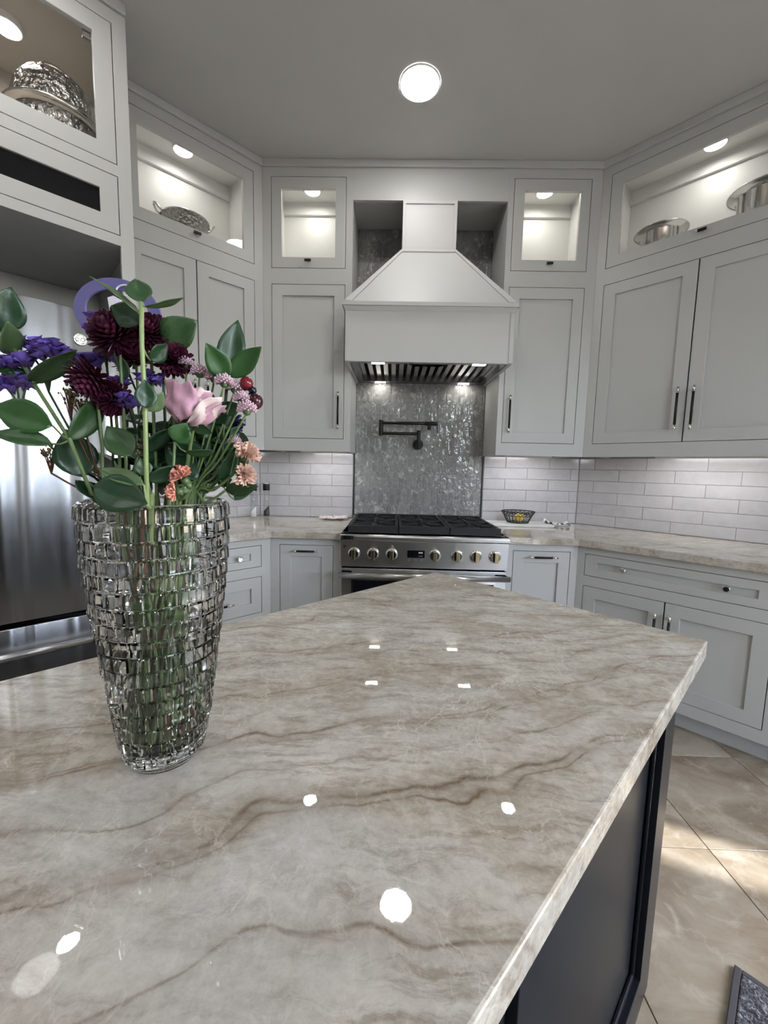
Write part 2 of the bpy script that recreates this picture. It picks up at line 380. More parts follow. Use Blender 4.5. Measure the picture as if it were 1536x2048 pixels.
# walls behind the viewer, with the windows that light the room; local frame: x along wall, front (room) at y=0
def outer_wall(name, loc, rz, length, holes):
    b = MB(); b.plate([0, length], [0, CEIL], 0, .12, holes); o = struct(b.build(name, 'wall')); o.location = loc; o.rotation_euler.z = rz
    return o
YC = -(XR-W)
wr = outer_wall('wall_east', (XR, YC, 0), -math.pi/2, YC-YD, [(2.176+YC, 2.43+YC, .06, 2.4), (2.52+YC, 3.30+YC, .06, 2.2)])
wd = outer_wall('wall_diagonal', (XR, YD, 0), -3*math.pi/4, 3.6/S, [(.80, 1.75, .25, 3.0)])
wb = outer_wall('wall_rear', (-1.15, YR_, 0), math.pi, 1.85, [])
wl = outer_wall('wall_west', (-3.0, YR_, 0), math.pi/2, 7.0-(3.0-W), [])
def window(n, wall, x0, x1, z0, z1, panes):
    b = MB(); b.plate([x0, x1], [z0, z1], .03, .09, [(a, c, z0+.03, z1-.03) for a, c in panes])
    o = struct(b.build('window_%d' % n, 'white')); o.location = wall.location; o.rotation_euler = wall.rotation_euler
    for a, c in panes:
        b = MB(); b.box(a-.005, c+.005, .055, .061, z0+.025, z1-.025); b.build('pane', 'pane', o)
    ld = bpy.data.lights.new('daylight_portal', 'AREA'); ld.shape = 'RECTANGLE'; ld.size = x1-x0; ld.size_y = z1-z0; ld.cycles.is_portal = True
    lo = bpy.data.objects.new('daylight_portal', ld); col.objects.link(lo)
    mw = Matrix.Translation(wall.location) @ Matrix.Rotation(wall.rotation_euler.z, 4, 'Z')
    lo.matrix_world = mw @ Matrix.Translation(((x0+x1)/2, .13, (z0+z1)/2)) @ Matrix.Rotation(-math.pi/2, 4, 'X')
window(1, wr, 2.176+YC, 2.43+YC, .06, 2.4, [(2.21+YC, 2.40+YC)]); window(3, wr, 2.52+YC, 3.30+YC, .06, 2.2, [(2.56+YC, 3.26+YC)])  # the wider one is added to send daylight onto the left drawers
window(2, wd, .80, 1.75, .25, 3.0, [(.835, .945), (.976, 1.71)])
bm = MB(); bm.add([(-14, -20, -.05), (26, -20, -.05), (26, 10, -.05), (-14, 10, -.05)], [(0, 1, 2, 3)])
struct(bm.build('ground_outside', plain('patio', (.20, .21, .22), .9)))
bm = MB(); bm.box(XR+.125, XR+1.2, -3.38, -2.50, 2.30, 2.36); struct(bm.build('added_sun_blocker', 'wall'))  # unseen slab added to keep sun from the wide east window off the floor
bm = MB(); bm.box(-4, 4, 0, .1, -.05, 2.1); o = struct(bm.build('added_sky_blocker', plain('sky_blocker_dark', (.075, .085, .10), .9))); o.location = (4.7, -7.6, 0); o.rotation_euler.z = math.pi/4  # unseen dark screen added to hide low sky from the fridge reflection

# subway tiles (12 x 3 inch, running bond)
def subway(run, wall, x0, x1, z0, z1, phase, parent_local=True):
    PX, PZ, G = .309, .0785, .0025; full = None; k = 0; z = 1.3015+PZ
    while z > z0:
        lo, hi = max(z-PZ, z0), min(z, z1); ph = phase+(PX/2 if k % 2 else 0)
        n0 = math.floor((x0-ph)/PX)
        x = ph+n0*PX
        while x < x1:
            a, b_ = max(x, x0)+G/2, min(x+PX, x1)-G/2
            if b_-a > .006 and hi-lo > .01:
                w, hgt = b_-a, hi-lo-G; q = MB()
                key = (round(w, 4), round(hgt, 4))
                if key not in _sub:
                    q.box(-w/2, w/2, 0, .011, -hgt/2, hgt/2); _sub[key] = q.mesh('subway_tile', [M['subway']])
                o = bpy.data.objects.new('subway_tile', _sub[key]); col.objects.link(o); o.parent = wall
                o.location = ((a+b_)/2, random.uniform(-.0006, .0006), (lo+hi)/2); o.rotation_euler = (random.uniform(-.003, .003), 0, random.uniform(-.002, .002))
                bv = o.modifiers.new('bevel', 'BEVEL'); bv.width = .0018; bv.segments = 2
            x += PX
        z -= PZ; k += 1
_sub = {}
subway('B', wall_back, -W+.001, -.469, .915, 1.42, -.930)
subway('B', wall_back, .469, W-.001, .915, 1.42, .623)
subway('R', wall_right, .001, 1.82, .915, 1.42, .103)
subway('L', wall_left, -.90, -.001, .915, 1.42, -.02)

# picket tiles behind the range and in the two niches beside the chimney
def clip(poly, ax, v, keep_less):
    out = []
    for i in range(len(poly)):
        a, b_ = poly[i], poly[(i+1) % len(poly)]
        ina, inb = ((a[ax] <= v), (b_[ax] <= v)) if keep_less else ((a[ax] >= v), (b_[ax] >= v))
        if ina: out.append(a)
        if ina != inb:
            t = (v-a[ax])/(b_[ax]-a[ax]); out.append((a[0]+t*(b_[0]-a[0]), a[1]+t*(b_[1]-a[1])))
    return out
def picket_region(x0, x1, z0, z1):
    PX, PZ, PT, G = .0429, .1203, .020, .0036; shared = _pk
    for r in range(0, 18):
        zc = 1.0755-.1203+PZ*r; ph = -.4399+(0 if r % 2 == 0 else PX/2)
        for c in range(-2, 26):
            xc = ph+PX/2+c*PX; w, hh = (PX-G)/2, (PZ-PT)/2
            tip = (PZ+PT)/2-G*.75
            loc = [(-w, -hh+G*.1), (0, -tip), (w, -hh+G*.1), (w, hh-G*.1), (0, tip), (-w, hh-G*.1)]
            poly = [(xc+a, zc+b_) for a, b_ in loc]; cl = poly
            for ax, v, less in ((0, x0, False), (0, x1, True), (1, z0, False), (1, z1, True)):
                cl = clip(cl, ax, v, less)
                if len(cl) < 3: break
            if len(cl) < 3: continue
            xs_, zs_ = [q[0] for q in cl], [q[1] for q in cl]
            if max(xs_)-min(xs_) < .005 or max(zs_)-min(zs_) < .006: continue
            if cl == poly:
                if 'm' not in shared: q = MB(); q.prismy(loc, 0, .010); shared['m'] = q.mesh('picket_tile', [M['picket']])
                me = shared['m']
            else:
                q = MB(); q.prismy([(a-xc, b_-zc) for a, b_ in cl], 0, .010); me = q.mesh('picket_tile', [M['picket']])
            o = bpy.data.objects.new('picket_tile', me); col.objects.link(o); o.parent = wall_back
            o.location = (xc, .0014+random.uniform(-.0006, .0006), zc); o.rotation_euler = (random.gauss(0, .010), 0, random.gauss(0, .012))
            bv = o.modifiers.new('bevel', 'BEVEL'); bv.width = .0022; bv.segments = 2
_pk = {}
picket_region(-.455, .455, .93, 1.905)
picket_region(-.455, -.150, 2.33, 2.886)
picket_region(.150, .455, 2.33, 2.886)
bm = MB(); bm.box(-.457, .457, .0045, .0100, .90, 2.89); bm.build('tile_bed', 'grout', wall_back)
for sx in (-1, 1):
    bm = MB(); bm.box(min(sx*.457, sx*.465), max(sx*.457, sx*.465), -.004, .011, .914, 1.905); o = bm.build('edge_trim', 'black', wall_back); o['label'] = 'thin black metal edge strip'

# ------------------------------------------------------------------ cabinet makers (local frame of a run: x along wall, -y into the room)
GAP = .0028
def stop(parent, x0, x1, z0, z1, yf, w=.012):
    b = MB(); b.plate([x0-.006, x1+.006], [z0-.006, z1+.006], yf+.0203, yf+.0228, [(x0+w, x1-w, z0+w, z1-w)]); return b.build('gap_shade_ring', 'gap', parent)  # dark ring added behind the door edges to put shade in the gaps
def shaker(parent, x0, x1, z0, z1, yf, rail=.063, name='door'):
    stop(parent, x0, x1, z0, z1, yf)
    b = MB(); x0 += GAP; x1 -= GAP; z0 += GAP; z1 -= GAP; r = min(rail, (z1-z0)*.34)
    b.plate([x0, x1], [z0, z1], yf, yf+.020, [(x0+rail, x1-rail, z0+r, z1-r)])
    d = b.build(name, 'paint', parent, .0012)
    b = MB(); b.box(x0+rail-.004, x1-rail+.004, yf+.0115, yf+.019, z0+r-.004, z1-r+.004); b.build('panel', 'paint', d)
    return d
def glassdoor(parent, x0, x1, z0, z1, ox0, ox1, oz0, oz1, yf, name='glass_door', pane='pane'):
    stop(parent, x0, x1, z0, z1, yf)
    b = MB(); b.plate([x0+GAP, x1-GAP], [z0+GAP, z1-GAP], yf, yf+.020, [(ox0, ox1, oz0, oz1)]); d = b.build(name, 'paint', parent, .0012)
    b = MB(); b.box(ox0-.006, ox1+.006, yf+.010, yf+.014, oz0-.006, oz1+.006); b.build('pane', pane, d)
    return d
def pull_v(parent, x, z0, z1, yf):
    b = MB(); yb = yf-.032
    b.mat(0).cyl((x, yb, z0+.03), (x, yb, z1-.03), .0062, n=14)
    b.mat(1)
    for a, c in ((z0, z0+.03), (z1-.03, z1)): b.cyl((x, yb, a), (x, yb, c), .0068, n=14)
    for a in (z0+.018, z1-.018): b.cyl((x, yf, a), (x, yb, a), .0042, n=10)
    return b.build('handle', ['black', 'silver'], parent)
def pull_h(parent, x0, x1, z, yf):
    b = MB(); yb = yf-.032; e = (x1-x0)*.2
    b.mat(0).cyl((x0+e, yb, z), (x1-e, yb, z), .0062, n=14); b.mat(1)
    for a, c in ((x0, x0+e), (x1-e, x1)): b.cyl((a, yb, z), (c, yb, z), .0048, n=14)
    for a in (x0+e*.5, x1-e*.5): b.cyl((a, yf, z), (a, yb, z), .0042, n=10)
    return b.build('handle', ['black', 'silver'], parent)
def edge_pull(parent, x, z, yf):
    b = MB(); b.mat(0).box(x-.018, x+.018, yf-.026, yf-.016, z-.006, z+.006); b.mat(1).box(x-.021, x-.018, yf-.026, yf-.016, z-.006, z+.006); b.box(x+.018, x+.021, yf-.026, yf-.016, z-.006, z+.006)
    b.cyl((x, yf, z), (x, yf-.018, z), .005, n=10); return b.build('pull', ['black', 'silver'], parent, .001)
def knob(parent, x, z, yf):
    b = MB(); b.cyl((x, yf, z), (x, yf-.014, z), .006, n=16); b.cyl((x, yf-.014, z), (x, yf-.018, z), .008, .0155, n=24); b.cyl((x, yf-.018, z), (x, yf-.026, z), .0155, .0150, n=24); b.cyl((x, yf-.026, z), (x, yf-.029, z), .0150, .011, n=24)
    return b.build('knob', 'chrome', parent)
ZUB, ZDB, ZDT, ZGB, ZGT, ZOB, ZOT = 1.375, 1.4527, 2.3735, 2.4635, 2.9745, 2.527, 2.908
def upper(run, label, fx0, fx1, gd, go, doors, bx0, bx1, pucks, strips, side=None, yf=UF):
    t = runthing(run, 'upper_cabinet', label, 'cabinet', 'wall cabinets with lit glass tops')
    holes = [(gd[0], gd[1], ZGB, ZGT)]+[(d[0], d[-1], ZDB, ZDT) for d in [doors]]
    b = MB(); b.plate([fx0, fx1], [ZUB, CEIL-.001], yf, yf+.020, holes); b.build('face_frame', 'paint', t, .0008)
    # carcass
    b = MB(); yb = -.006; y0 = yf+.0235
    b.box(bx0, bx0+.018, y0, yb, ZUB+.004, 3.05); b.box(bx1-.018, bx1, y0, yb, ZUB+.004, 3.05)
    b.box(bx0+.018, bx1-.018, y0, yb, ZUB+.018, ZUB+.036); b.build('carcass', 'paint', t)
    b = MB(); b.box(bx0+.0185, bx1-.0185, y0, yb, ZGB-.012, ZGB+.010); b.box(bx0+.0185, bx1-.0185, y0, yb, 3.030, 3.046)
    b.box(bx0+.0185, bx1-.0185, yb-.012, yb-.001, ZGB+.010, 3.030); b.box(bx0+.0185, bx1-.0185, yb-.032, yb-.0125, 2.953, 3.030)
    b.box(bx0+.0185, bx0+.022, y0, yb-.013, ZGB+.010, 3.030); b.box(bx1-.022, bx1-.0185, y0, yb-.013, ZGB+.010, 3.030); b.build('lining', 'inner', t)
    g = glassdoor(t, gd[0], gd[1], ZGB, ZGT, go[0], go[1], ZOB, ZOT, yf); edge_pull(g, (gd[0]+gd[1])/2 if not side else side, 2.501, yf)
    n = len(doors)-1
    for i in range(n):
        d = shaker(t, doors[i], doors[i+1], ZDB, ZDT, yf)
        if n == 2: hx = doors[1]-.034 if i == 0 else doors[1]+.034
        else: hx = doors[1]-.034 if run == 'B' and doors[0] < 0 else doors[0]+.034
        pull_v(d, hx, 1.511, 1.737, yf)
    for x, y in pucks:
        b = MB(); b.mat(1).lathe([(.054, 0), (.054, -.022), (.049, -.026), (.047, -.024)], (x, y, 3.030), 28)
        b.mat(0).add([(x+.047*math.cos(2*math.pi*k/28), y+.047*math.sin(2*math.pi*k/28), 3.0055) for k in range(28)], [tuple(range(27, -1, -1))]); b.build('puck_light', ['puck', 'white'], t)
    for x0, x1 in strips:
        b = MB(); b.mat(0).box(x0, x1, -.235, -.205, ZUB+.0085, ZUB+.011); b.mat(1).box(x0-.012, x1+.012, -.243, -.197, ZUB+.0111, ZUB+.0179); b.box(x0-.012, x1+.012, -.243, -.237, ZUB-.004, ZUB+.0111); b.build('under_cabinet_light', ['strip', 'white'], t)
    # lift hinge on the inside of the right-hand cheek, and small clips on the top rail
    b = MB(); xe = bx1-.022; b.box(xe-.012, xe, yf+.07, yf+.135, 2.66, 2.70); b.cyl((xe-.006, yf+.10, 2.70), (xe-.006, yf+.05, 2.75), .005, n=8); b.build('lift_hinge', 'white', t, .002)
    return t
xc = W-.36*T8
xf = xc
uBL = upper('B', 'grey wall cabinet between vase-side corner and left side of the range hood', -xf, -.455, (-.944, -.496), (-.882, -.5595), [-.944, -.496], -xf+.02, -.455, [(-.733, -.182)], [(-.78, -.50)])
uBR = upper('B', 'grey wall cabinet on the right side of the range hood, pull at its left edge', .455, xf, (.4875, .936), (.551, .8755), [.4875, .936], .455, xf-.02, [(.724, -.183)], [(.56, .84)])
uR = upper('R', 'wide grey wall cabinet with two tall doors and steel bowls behind its glass', CU, 1.19, (CU+.0488, 1.10), (CU+.1128, 1.036), [CU+.0488, .648, 1.10], CU+.03, 1.19, [(.633, -.175)], [(.52, .98)])
uL = upper('L', 'grey wall cabinet over the vase with a two-handled bowl behind its glass', -.909, -CU, (-.866, -CU-.0538), (-CU-.6503, -CU-.1184), [-.866, -CU-.3864, -CU-.0538], -.905, -CU-.03, [(-.528, -.177)], [(-.70, -.36)])
# next cabinet of the right-hand run, beyond the picture edge
b = MB(); t = runthing('R', 'upper_cabinet', 'plain grey wall cabinet at the far right end of the wall run', 'cabinet')
b.plate([1.1905, 1.80], [ZUB, CEIL-.001], UF, UF+.02, [(1.23, 1.76, ZDB, ZDT), (1.23, 1.76, ZGB, ZGT)]); b.build('face_frame', 'paint', t, .0008)
b = MB(); b.box(1.1905, 1.80, UF+.021, -.006, ZUB+.018, 3.05); b.build('carcass', 'paint', t)
shaker(t, 1.23, 1.495, ZDB, ZDT, UF); shaker(t, 1.495, 1.76, ZDB, ZDT, UF); shaker(t, 1.23, 1.76, ZGB, ZGT, UF)

# valance across the hood bay, niche lining, crown strips
b = MB(); b.box(-.4549, .4549, UF, UF+.020, 2.8485, CEIL-.001); struct(b.build('trim_1', 'paint', None, .0008))
b = MB(); b.box(-.4549, .4549, UF+.021, -.002, 2.886, 2.90); struct(b.build('trim_2', 'paint'))
for run, x0, x1, y in (('B', -xf+.004, xf-.004, UF), ('R', CU-.002, 1.80, UF), ('L', -.909, -CU+.002, UF), ('L', -1.92, -.9095, -.71)):
    b = MB(); b.box(x0, x1, y-.014, y-.0005, 3.024, CEIL-.0005); i = 1+len([o for o in bpy.data.objects if o.name.startswith('trim_')])
    o = struct(b.build('trim_%d' % i, 'paint', None, .003)); o.location = FR[run][0]; o.rotation_euler.z = FR[run][1]

# ------------------------------------------------------------------ refrigerator bay
FY = -.71
t = runthing('L', 'fridge_cabinet', 'tall grey cabinet surround enclosing the refrigerator', 'cabinet')
XA, XB = -.910, -1.92
b = MB(); b.plate([XB, XA], [FL, CEIL-.001], FY, FY+.02, [(-1.873, -.958, FL-.1, 2.158), (-1.873, -.958, 2.197, 2.4215), (-1.873, -.958, ZGB, ZGT)]); b.build('face_frame', 'paint', t, .0008)
b = MB(); b.box(XA-.020, XA, FY+.021, -.006, FL, 3.05); b.box(XB, XB+.02, FY+.021, -.006, FL, 3.05); b.build('side_panel', 'paint', t)
b = MB(); b.box(XB+.021, XA-.021, FY+.021, -.006, 2.160, 2.178); b.box(XB+.021, XA-.021, -.03, -.008, FL, 2.159); b.build('niche_lining', 'paint', t)
b = MB(); b.box(XB+.021, XA-.021, FY+.03, -.05, 2.4285, 2.470); b.box(XB+.021, XA-.021, FY+.03, -.05, 3.030, 3.046); b.box(XB+.021, XA-.021, -.06, -.05, 2.471, 3.029); b.build('lining', plain('taupe_lining', (.62, .57, .50), .5), t)
b = MB(); b.box(XB+.021, XA-.021, FY+.03, -.05, 2.179, 2.200); b.box(XB+.021, XA-.021, -.06, -.05, 2.2005, 2.428); b.build('slot_lining', plain('dark_lining', (.02, .02, .022), .6), t)
g = glassdoor(t, -1.873, -.958, ZGB, ZGT, -1.81, -CU-.874, ZOB, ZOT, FY)
b = MB(); b.box(-1.05, -1.02, FY+.024, FY+.04, ZOT-.02, ZOT+.03); b.build('hinge_clip', 'chrome', t, .002)
g = glassdoor(t, -1.873, -.958, 2.197, 2.4215, -1.81, -CU-.873, 2.263, 2.354, FY, 'flap_door', 'blackglass')
b = MB(); px, py_ = -1.25, -.346; b.mat(1).lathe([(.054, 0), (.054, -.022), (.049, -.026), (.047, -.024)], (px, py_, 3.030), 28)
b.mat(0).add([(px+.047*math.cos(2*math.pi*k/28), py_+.047*math.sin(2*math.pi*k/28), 3.0055) for k in range(28)], [tuple(range(27, -1, -1))]); b.build('puck_light', ['puck', 'white'], t)
# refrigerator
t = runthing('L', 'refrigerator', 'stainless steel refrigerator with bottom freezer drawer', 'refrigerator')
fx0, fx1 = -1.862, -.972; RY = FY-.030
b = MB(); b.box(fx0+.01, fx1-.01, RY+.075, -.06, FL+.02, 1.845); b.build('body', 'fridge_dark', t, .004)
def bowed(x0, x1, z0, z1, yf, bow=.012, n=10):
    q = MB(); q.smooth = False; vs = []; 
    for i in range(n+1):
        u = i/n; x = x0+(x1-x0)*u; y = yf-bow*(1-(2*u-1)**2)
        vs += [(x, y, z0), (x, y, z1)]
    bk = len(vs); vs += [(x0, yf+.07, z0), (x0, yf+.07, z1), (x1, yf+.07, z0), (x1, yf+.07, z1)]
    q.smooth = True; q.add(vs, [(2*i, 2*i+2, 2*i+3, 2*i+1) for i in range(n)]); q.smooth = False
    base = 0; q.f.append([2*i+1 for i in range(n+1)]+[bk+3, bk+1]); q.f.append([2*i for i in range(n, -1, -1)]+[bk, bk+2])
    q.f.append([0, 1, bk+1, bk]); q.f.append([2*n+1, 2*n, bk+2, bk+3]); q.f.append([bk, bk+1, bk+3, bk+2])
    for _ in range(5): q.mi.append(0); q.sm.append(False)
    return q
d1 = bowed(fx0, fx1, .668, 1.862, RY, .004).build('door', 'fridge', t, .004)
b = MB(); hx = fx0+.05; b.cyl((hx, RY-.055, .85), (hx, RY-.055, 1.62), .011, n=16)
for z in (.90, 1.57): b.cyl((hx, RY, z), (hx, RY-.055, z), .008, n=10)
b.build('handle', 'steel', d1)
b = MB(); cx_, cz_ = -CU-.966, 1.745
b.tube([(cx_+.020*math.cos(2*math.pi*k/28), RY-.006, cz_+.020*math.sin(2*math.pi*k/28)) for k in range(28)], .0022, 6, True)
b.cyl((cx_, RY+.002, cz_), (cx_, RY-.005, cz_), .020, n=28)
b.mat(1).tube([(cx_-.010+.006*math.cos(k*.5), RY-.006, cz_+.006*math.sin(k*.5)) for k in range(12)], .0012, 5); b.tube([(cx_+.007+.006*math.cos(k*.5+1), RY-.006, cz_+.007*math.sin(k*.5+1)) for k in range(12)], .0012, 5)
for k in range(4): b.tube([(cx_+.015*math.cos(a), RY-.006, cz_+.015*math.sin(a)) for a in [k*1.57+.2*j for j in range(6)]], .0011, 5)
o = b.build('emblem', ['silver', 'black'], d1); o['label'] = 'round chrome maker emblem'
dr = bowed(fx0, fx1, FL+.07, .648, RY, .004).build('freezer_drawer', 'fridge', t, .004)
b = MB(); b.tube([(fx0+.03, RY-.058, .560), (fx1-.03, RY-.058, .560)], .013, 16)
for x in (fx0+.05, fx1-.05): b.cyl((x, RY, .560), (x, RY-.058, .560), .012, n=12)
b.build('handle', 'steel', dr)
b = MB(); b.box(fx0+.02, fx1-.02, RY+.06, RY+.09, FL, FL+.065); b.build('plinth', 'fridge_dark', t)

# ------------------------------------------------------------------ base cabinets
ZLD, ZDRB, ZLT, ZLB, ZTOE, ZSL = .835, .712, .656, .183, .124, .874
def base(run, label, fx0, fx1, bx0, bx1, holes, group='base cabinets'):
    t = runthing(run, 'base_cabinet', label, 'cabinet', group)
    b = MB(); b.plate([fx0, fx1], [ZTOE, ZSL-.001], LF, LF+.020, holes); b.build('face_frame', 'paint', t, .0008)
    b = MB(); b.box(bx0, bx1, LF+.026, -.02, ZTOE, ZSL-.001); b.build('carcass', 'gap', t)
    b = MB(); b.box(bx0, bx1, LF+.060, LF+.075, FL, ZTOE-.0005); b.build('toe_kick', 'paint', t)
    return t
xl = W-.67*T8
t = base('B', 'grey base cabinet with one pull-out door at the left of the range', -xl, -.459, -xl+.02, -.459, [(-.815, -.5075, ZLB, ZLD)])
d = shaker(t, -.815, -.5075, ZLB, ZLD, LF); pull_h(d, -.741, -.582, .804, LF)
t = base('B', 'grey base cabinet with one pull-out door at the right of the range', .459, xl, .459, xl-.02, [(.506, .8265, ZLB, ZLD)])
d = shaker(t, .506, .8265, ZLB, ZLD, LF); pull_h(d, .586, .746, .804, LF)
a0, a1, am = CL+.039, 1.0908, .7005
t = base('R', 'wide grey base cabinet with one long two-knob drawer over two doors', CL, 1.118, CL+.03, 1.118, [(a0, a1, ZDRB, ZLD), (a0, a1, ZLB, ZLT)])
d = shaker(t, a0, a1, ZDRB, ZLD, LF, .06, 'drawer'); knob(d, .511, .779, LF); knob(d, .924, .779, LF)
d = shaker(t, a0, am, ZLB, ZLT, LF); pull_v(d, am-.030, .40, .60, LF)
d = shaker(t, am, a1, ZLB, ZLT, LF); pull_v(d, am+.030, .40, .60, LF)
t = base('R', 'grey base cabinet at the far right end of the worktop', 1.1185, 1.80, 1.1185, 1.80, [(1.146, 1.76, ZDRB, ZLD), (1.146, 1.76, ZLB, ZLT)])
shaker(t, 1.146, 1.76, ZDRB, ZLD, LF, .06, 'drawer'); shaker(t, 1.146, 1.503, ZLB, ZLT, LF); shaker(t, 1.503, 1.76, ZLB, ZLT, LF)
l0, l1 = -.875, -.332
t = base('L', 'grey drawer base cabinet between refrigerator and corner, behind the vase', -.909, -CL, -.909, -CL-.03, [(l0, l1, ZDRB, ZLD), (l0, l1, .448, ZLT+.002), (l0, l1, ZLB, .40)])
for z0, z1, kz in ((ZDRB, ZLD, .774), (.448, ZLT+.002, .555), (ZLB, .40, .30)):
    d = shaker(t, l0, l1, z0, z1, LF, .06, 'drawer')
    if kz > .7: knob(d, -.465, kz, LF); knob(d, -.742, kz, LF)
    else: pull_h(d, -.70, -.507, kz-.02, LF)

# worktops
def miter(run, x, y): v = at(run, x, y); return (v.x, v.y)
OV = LF-.030; e = -OV*T8
b = MB(); b.prism([(-W, -.001), (-W+e, OV), ][::-1] and [miter('L', -.908, -.001), miter('L', -.908, OV), (-W+e, OV), (-.4585, OV), (-.4585, -.001), (-W, -.001)], ZSL, .914)
tag(b.build('worktop', 'stone', None, .004), 'pale stone worktop running from the refrigerator to the left of the range', 'worktop', 'stone worktops')
b = MB(); b.prism([(.4585, -.001), (.4585, OV), (W-e, OV), miter('R', 1.815, OV), miter('R', 1.815, -.001), (W, -.001)], ZSL, .914)
tag(b.build('worktop', 'stone', None, .004), 'pale stone worktop on the right of the range, with basket and cutting board', 'worktop', 'stone worktops')

# ------------------------------------------------------------------ range hood
t = thing('range_hood', 'tapered light grey range hood with steel underside over the cooker', 'range hood')
HX, HY, HB, HT = .463, -.602, 1.866, 2.156
b = MB(); b.plate([-HX, HX], [HB, HT], HY, HY+.020, []); b.box(-HX, -HX+.02, HY+.0205, UF-.001, HB, HT); b.box(HX-.02, HX, HY+.0205, UF-.001, HB, HT)
b.box(-.4535, -.44, UF, -.004, HB, HT); b.box(.44, .4535, UF, -.004, HB, HT); b.build('apron', 'hood_paint', t, .001)
for sx in (-1, 1):
    b = MB(); x = sx*HX; b.box(min(x, x-sx*.024), max(x, x-sx*.024), HY-.006, HY-.0003, HB, HT-.022); b.build('corner_bead', 'hood_paint', t, .002)
b = MB(); b.prism([(-.481, -.622), (.481, -.622), (.481, UF-.003), (-.481, UF-.003)], 2.158, 2.180)
b.add([(-.476, -.617, 2.1575), (.476, -.617, 2.1575), (.465, -.604, 2.135), (-.465, -.604, 2.135), (-.476, UF-.003, 2.1575), (.476, UF-.003, 2.1575), (.465, UF-.003, 2.135), (-.465, UF-.003, 2.135)],
      [(0, 1, 2, 3)[::-1], (0, 3, 7, 4)[::-1], (1, 5, 6, 2)[::-1], (2, 6, 7, 3)[::-1]]); b.build('ledge', 'hood_paint', t, .0015)
TX, TY, TZ = .160, UF-.006, 2.572
def pyr(off):
    q = MB(); BX, BY = .470-off, -.610+off; tx, ty = TX-off*.4, TY+off
    u = (UF-BY)/(ty-BY) if False else None
    k = lambda z: (z-2.1805)/(TZ-2.1805)
    # front part in front of the cabinets, rear part between them
    q.add([(-BX, BY, 2.1805), (BX, BY, 2.1805), (BX, UF-.002, 2.1805), (-BX, UF-.002, 2.1805), (-tx, ty, TZ), (tx, ty, TZ), (tx, UF-.002, TZ), (-tx, UF-.002, TZ)],
          [(0, 3, 2, 1), (0, 1, 5, 4), (1, 2, 6, 5), (3, 0, 4, 7), (4, 5, 6, 7), (2, 3, 7, 6)])
    q.add([(-.4535, UF-.0015, 2.1805), (.4535, UF-.0015, 2.1805), (.4535, -.004, 2.1805), (-.4535, -.004, 2.1805), (-tx, UF-.0015, TZ), (tx, UF-.0015, TZ), (tx, -.004, TZ), (-tx, -.004, TZ)],
          [(0, 3, 2, 1), (0, 1, 5, 4), (1, 2, 6, 5), (3, 0, 4, 7), (4, 5, 6, 7), (2, 3, 7, 6)])
    return q
pyr(0).build('canopy', 'hood_paint', t)
# raised border of the sloped face
def slope(x, s_):  # x position at base fraction, s_ 0..1 up
    return Vector((x, -.610+(TY+.610)*s_, 2.1805+(TZ-2.1805)*s_))
nrm = Vector((0, -(TZ-2.1805), (TY+.610))).normalized()*1.0
nrm = Vector((0, -(TZ-2.1805), -(-.610-TY)*-1)).normalized(); nrm = Vector((0, -.848, .53))
b = MB()
def quad_board(pts, th):
    lo = [Vector(p) for p in pts]; hi = [p+nrm*th for p in lo]
    b.add(lo+hi, [(3, 2, 1, 0), (4, 5, 6, 7), (0, 1, 5, 4), (1, 2, 6, 5), (2, 3, 7, 6), (3, 0, 4, 7)])
bw = .028
quad_board([slope(-.470, 0), slope(-.470+bw*1.5, 0), slope(-.160+bw*.6, 1), slope(-.160, 1)], .007)
quad_board([slope(.470-bw*1.5, 0), slope(.470, 0), slope(.160, 1), slope(.160-bw*.6, 1)], .007)
xw = .160+.31*.05
quad_board([slope(-xw+.018, .95), slope(xw-.018, .95), slope(.160-.017, 1), slope(-.160+.017, 1)], .007)
b.build('border', 'hood_paint', t, .001)
b = MB(); b.box(-.160, .160, UF, -.004, TZ, 2.8478); b.build('chimney', 'hood_paint', t, .001)
b = MB(); b.plate([-.160, .160], [TZ+.001, 2.8475], UF-.007, UF-.0005, [(-.141, .141, TZ+.022, 2.829)]); b.build('chimney_frame', 'hood_paint', t, .0015)
# steel liner with baffle filters
b = MB(); b.plate([-.441, .441], [-.58, -.006], 0, .001, [(-.40, .40, -.535, -.075)]); pl_ = [(x, z, HB+.006+y) for x, y, z in b.v]; b.v = pl_
b.box(-.42, .42, -.54, -.07, HB+.075, HB+.08); b.box(-.405, -.40, -.54, -.07, HB+.008, HB+.075); b.box(.40, .405, -.54, -.07, HB+.008, HB+.075); b.box(-.40, .40, -.545, -.54, HB+.008, HB+.075); b.box(-.40, .40, -.07, -.065, HB+.008, HB+.075)
b.build('liner', 'steel_dark', t)
for k in range(17):
    x = -.384+.048*k
    b = MB(); b.add([(x-.013, -.535, HB+.03), (x+.013, -.535, HB+.03), (x+.013, -.075, HB+.03), (x-.013, -.075, HB+.03), (x-.017, -.535, HB+.045), (x+.017, -.535, HB+.045), (x+.017, -.075, HB+.045), (x-.017, -.075, HB+.045)],
                    [(0, 3, 2, 1), (4, 5, 6, 7), (0, 1, 5, 4), (1, 2, 6, 5), (2, 3, 7, 6), (3, 0, 4, 7)]); b.build('baffle', 'steel_plain', t)
b = MB(); b.prism([(-.11, -.575), (.11, -.575), (.075, -.520), (-.075, -.520)], HB-.003, HB+.0055); b.mat(1)
for k in range(5): b.cyl((-.03+.015*k, -.552, HB-.003), (-.03+.015*k, -.552, HB-.0055), .0042, n=10)
b.build('control_panel', ['steel', 'black'], t)
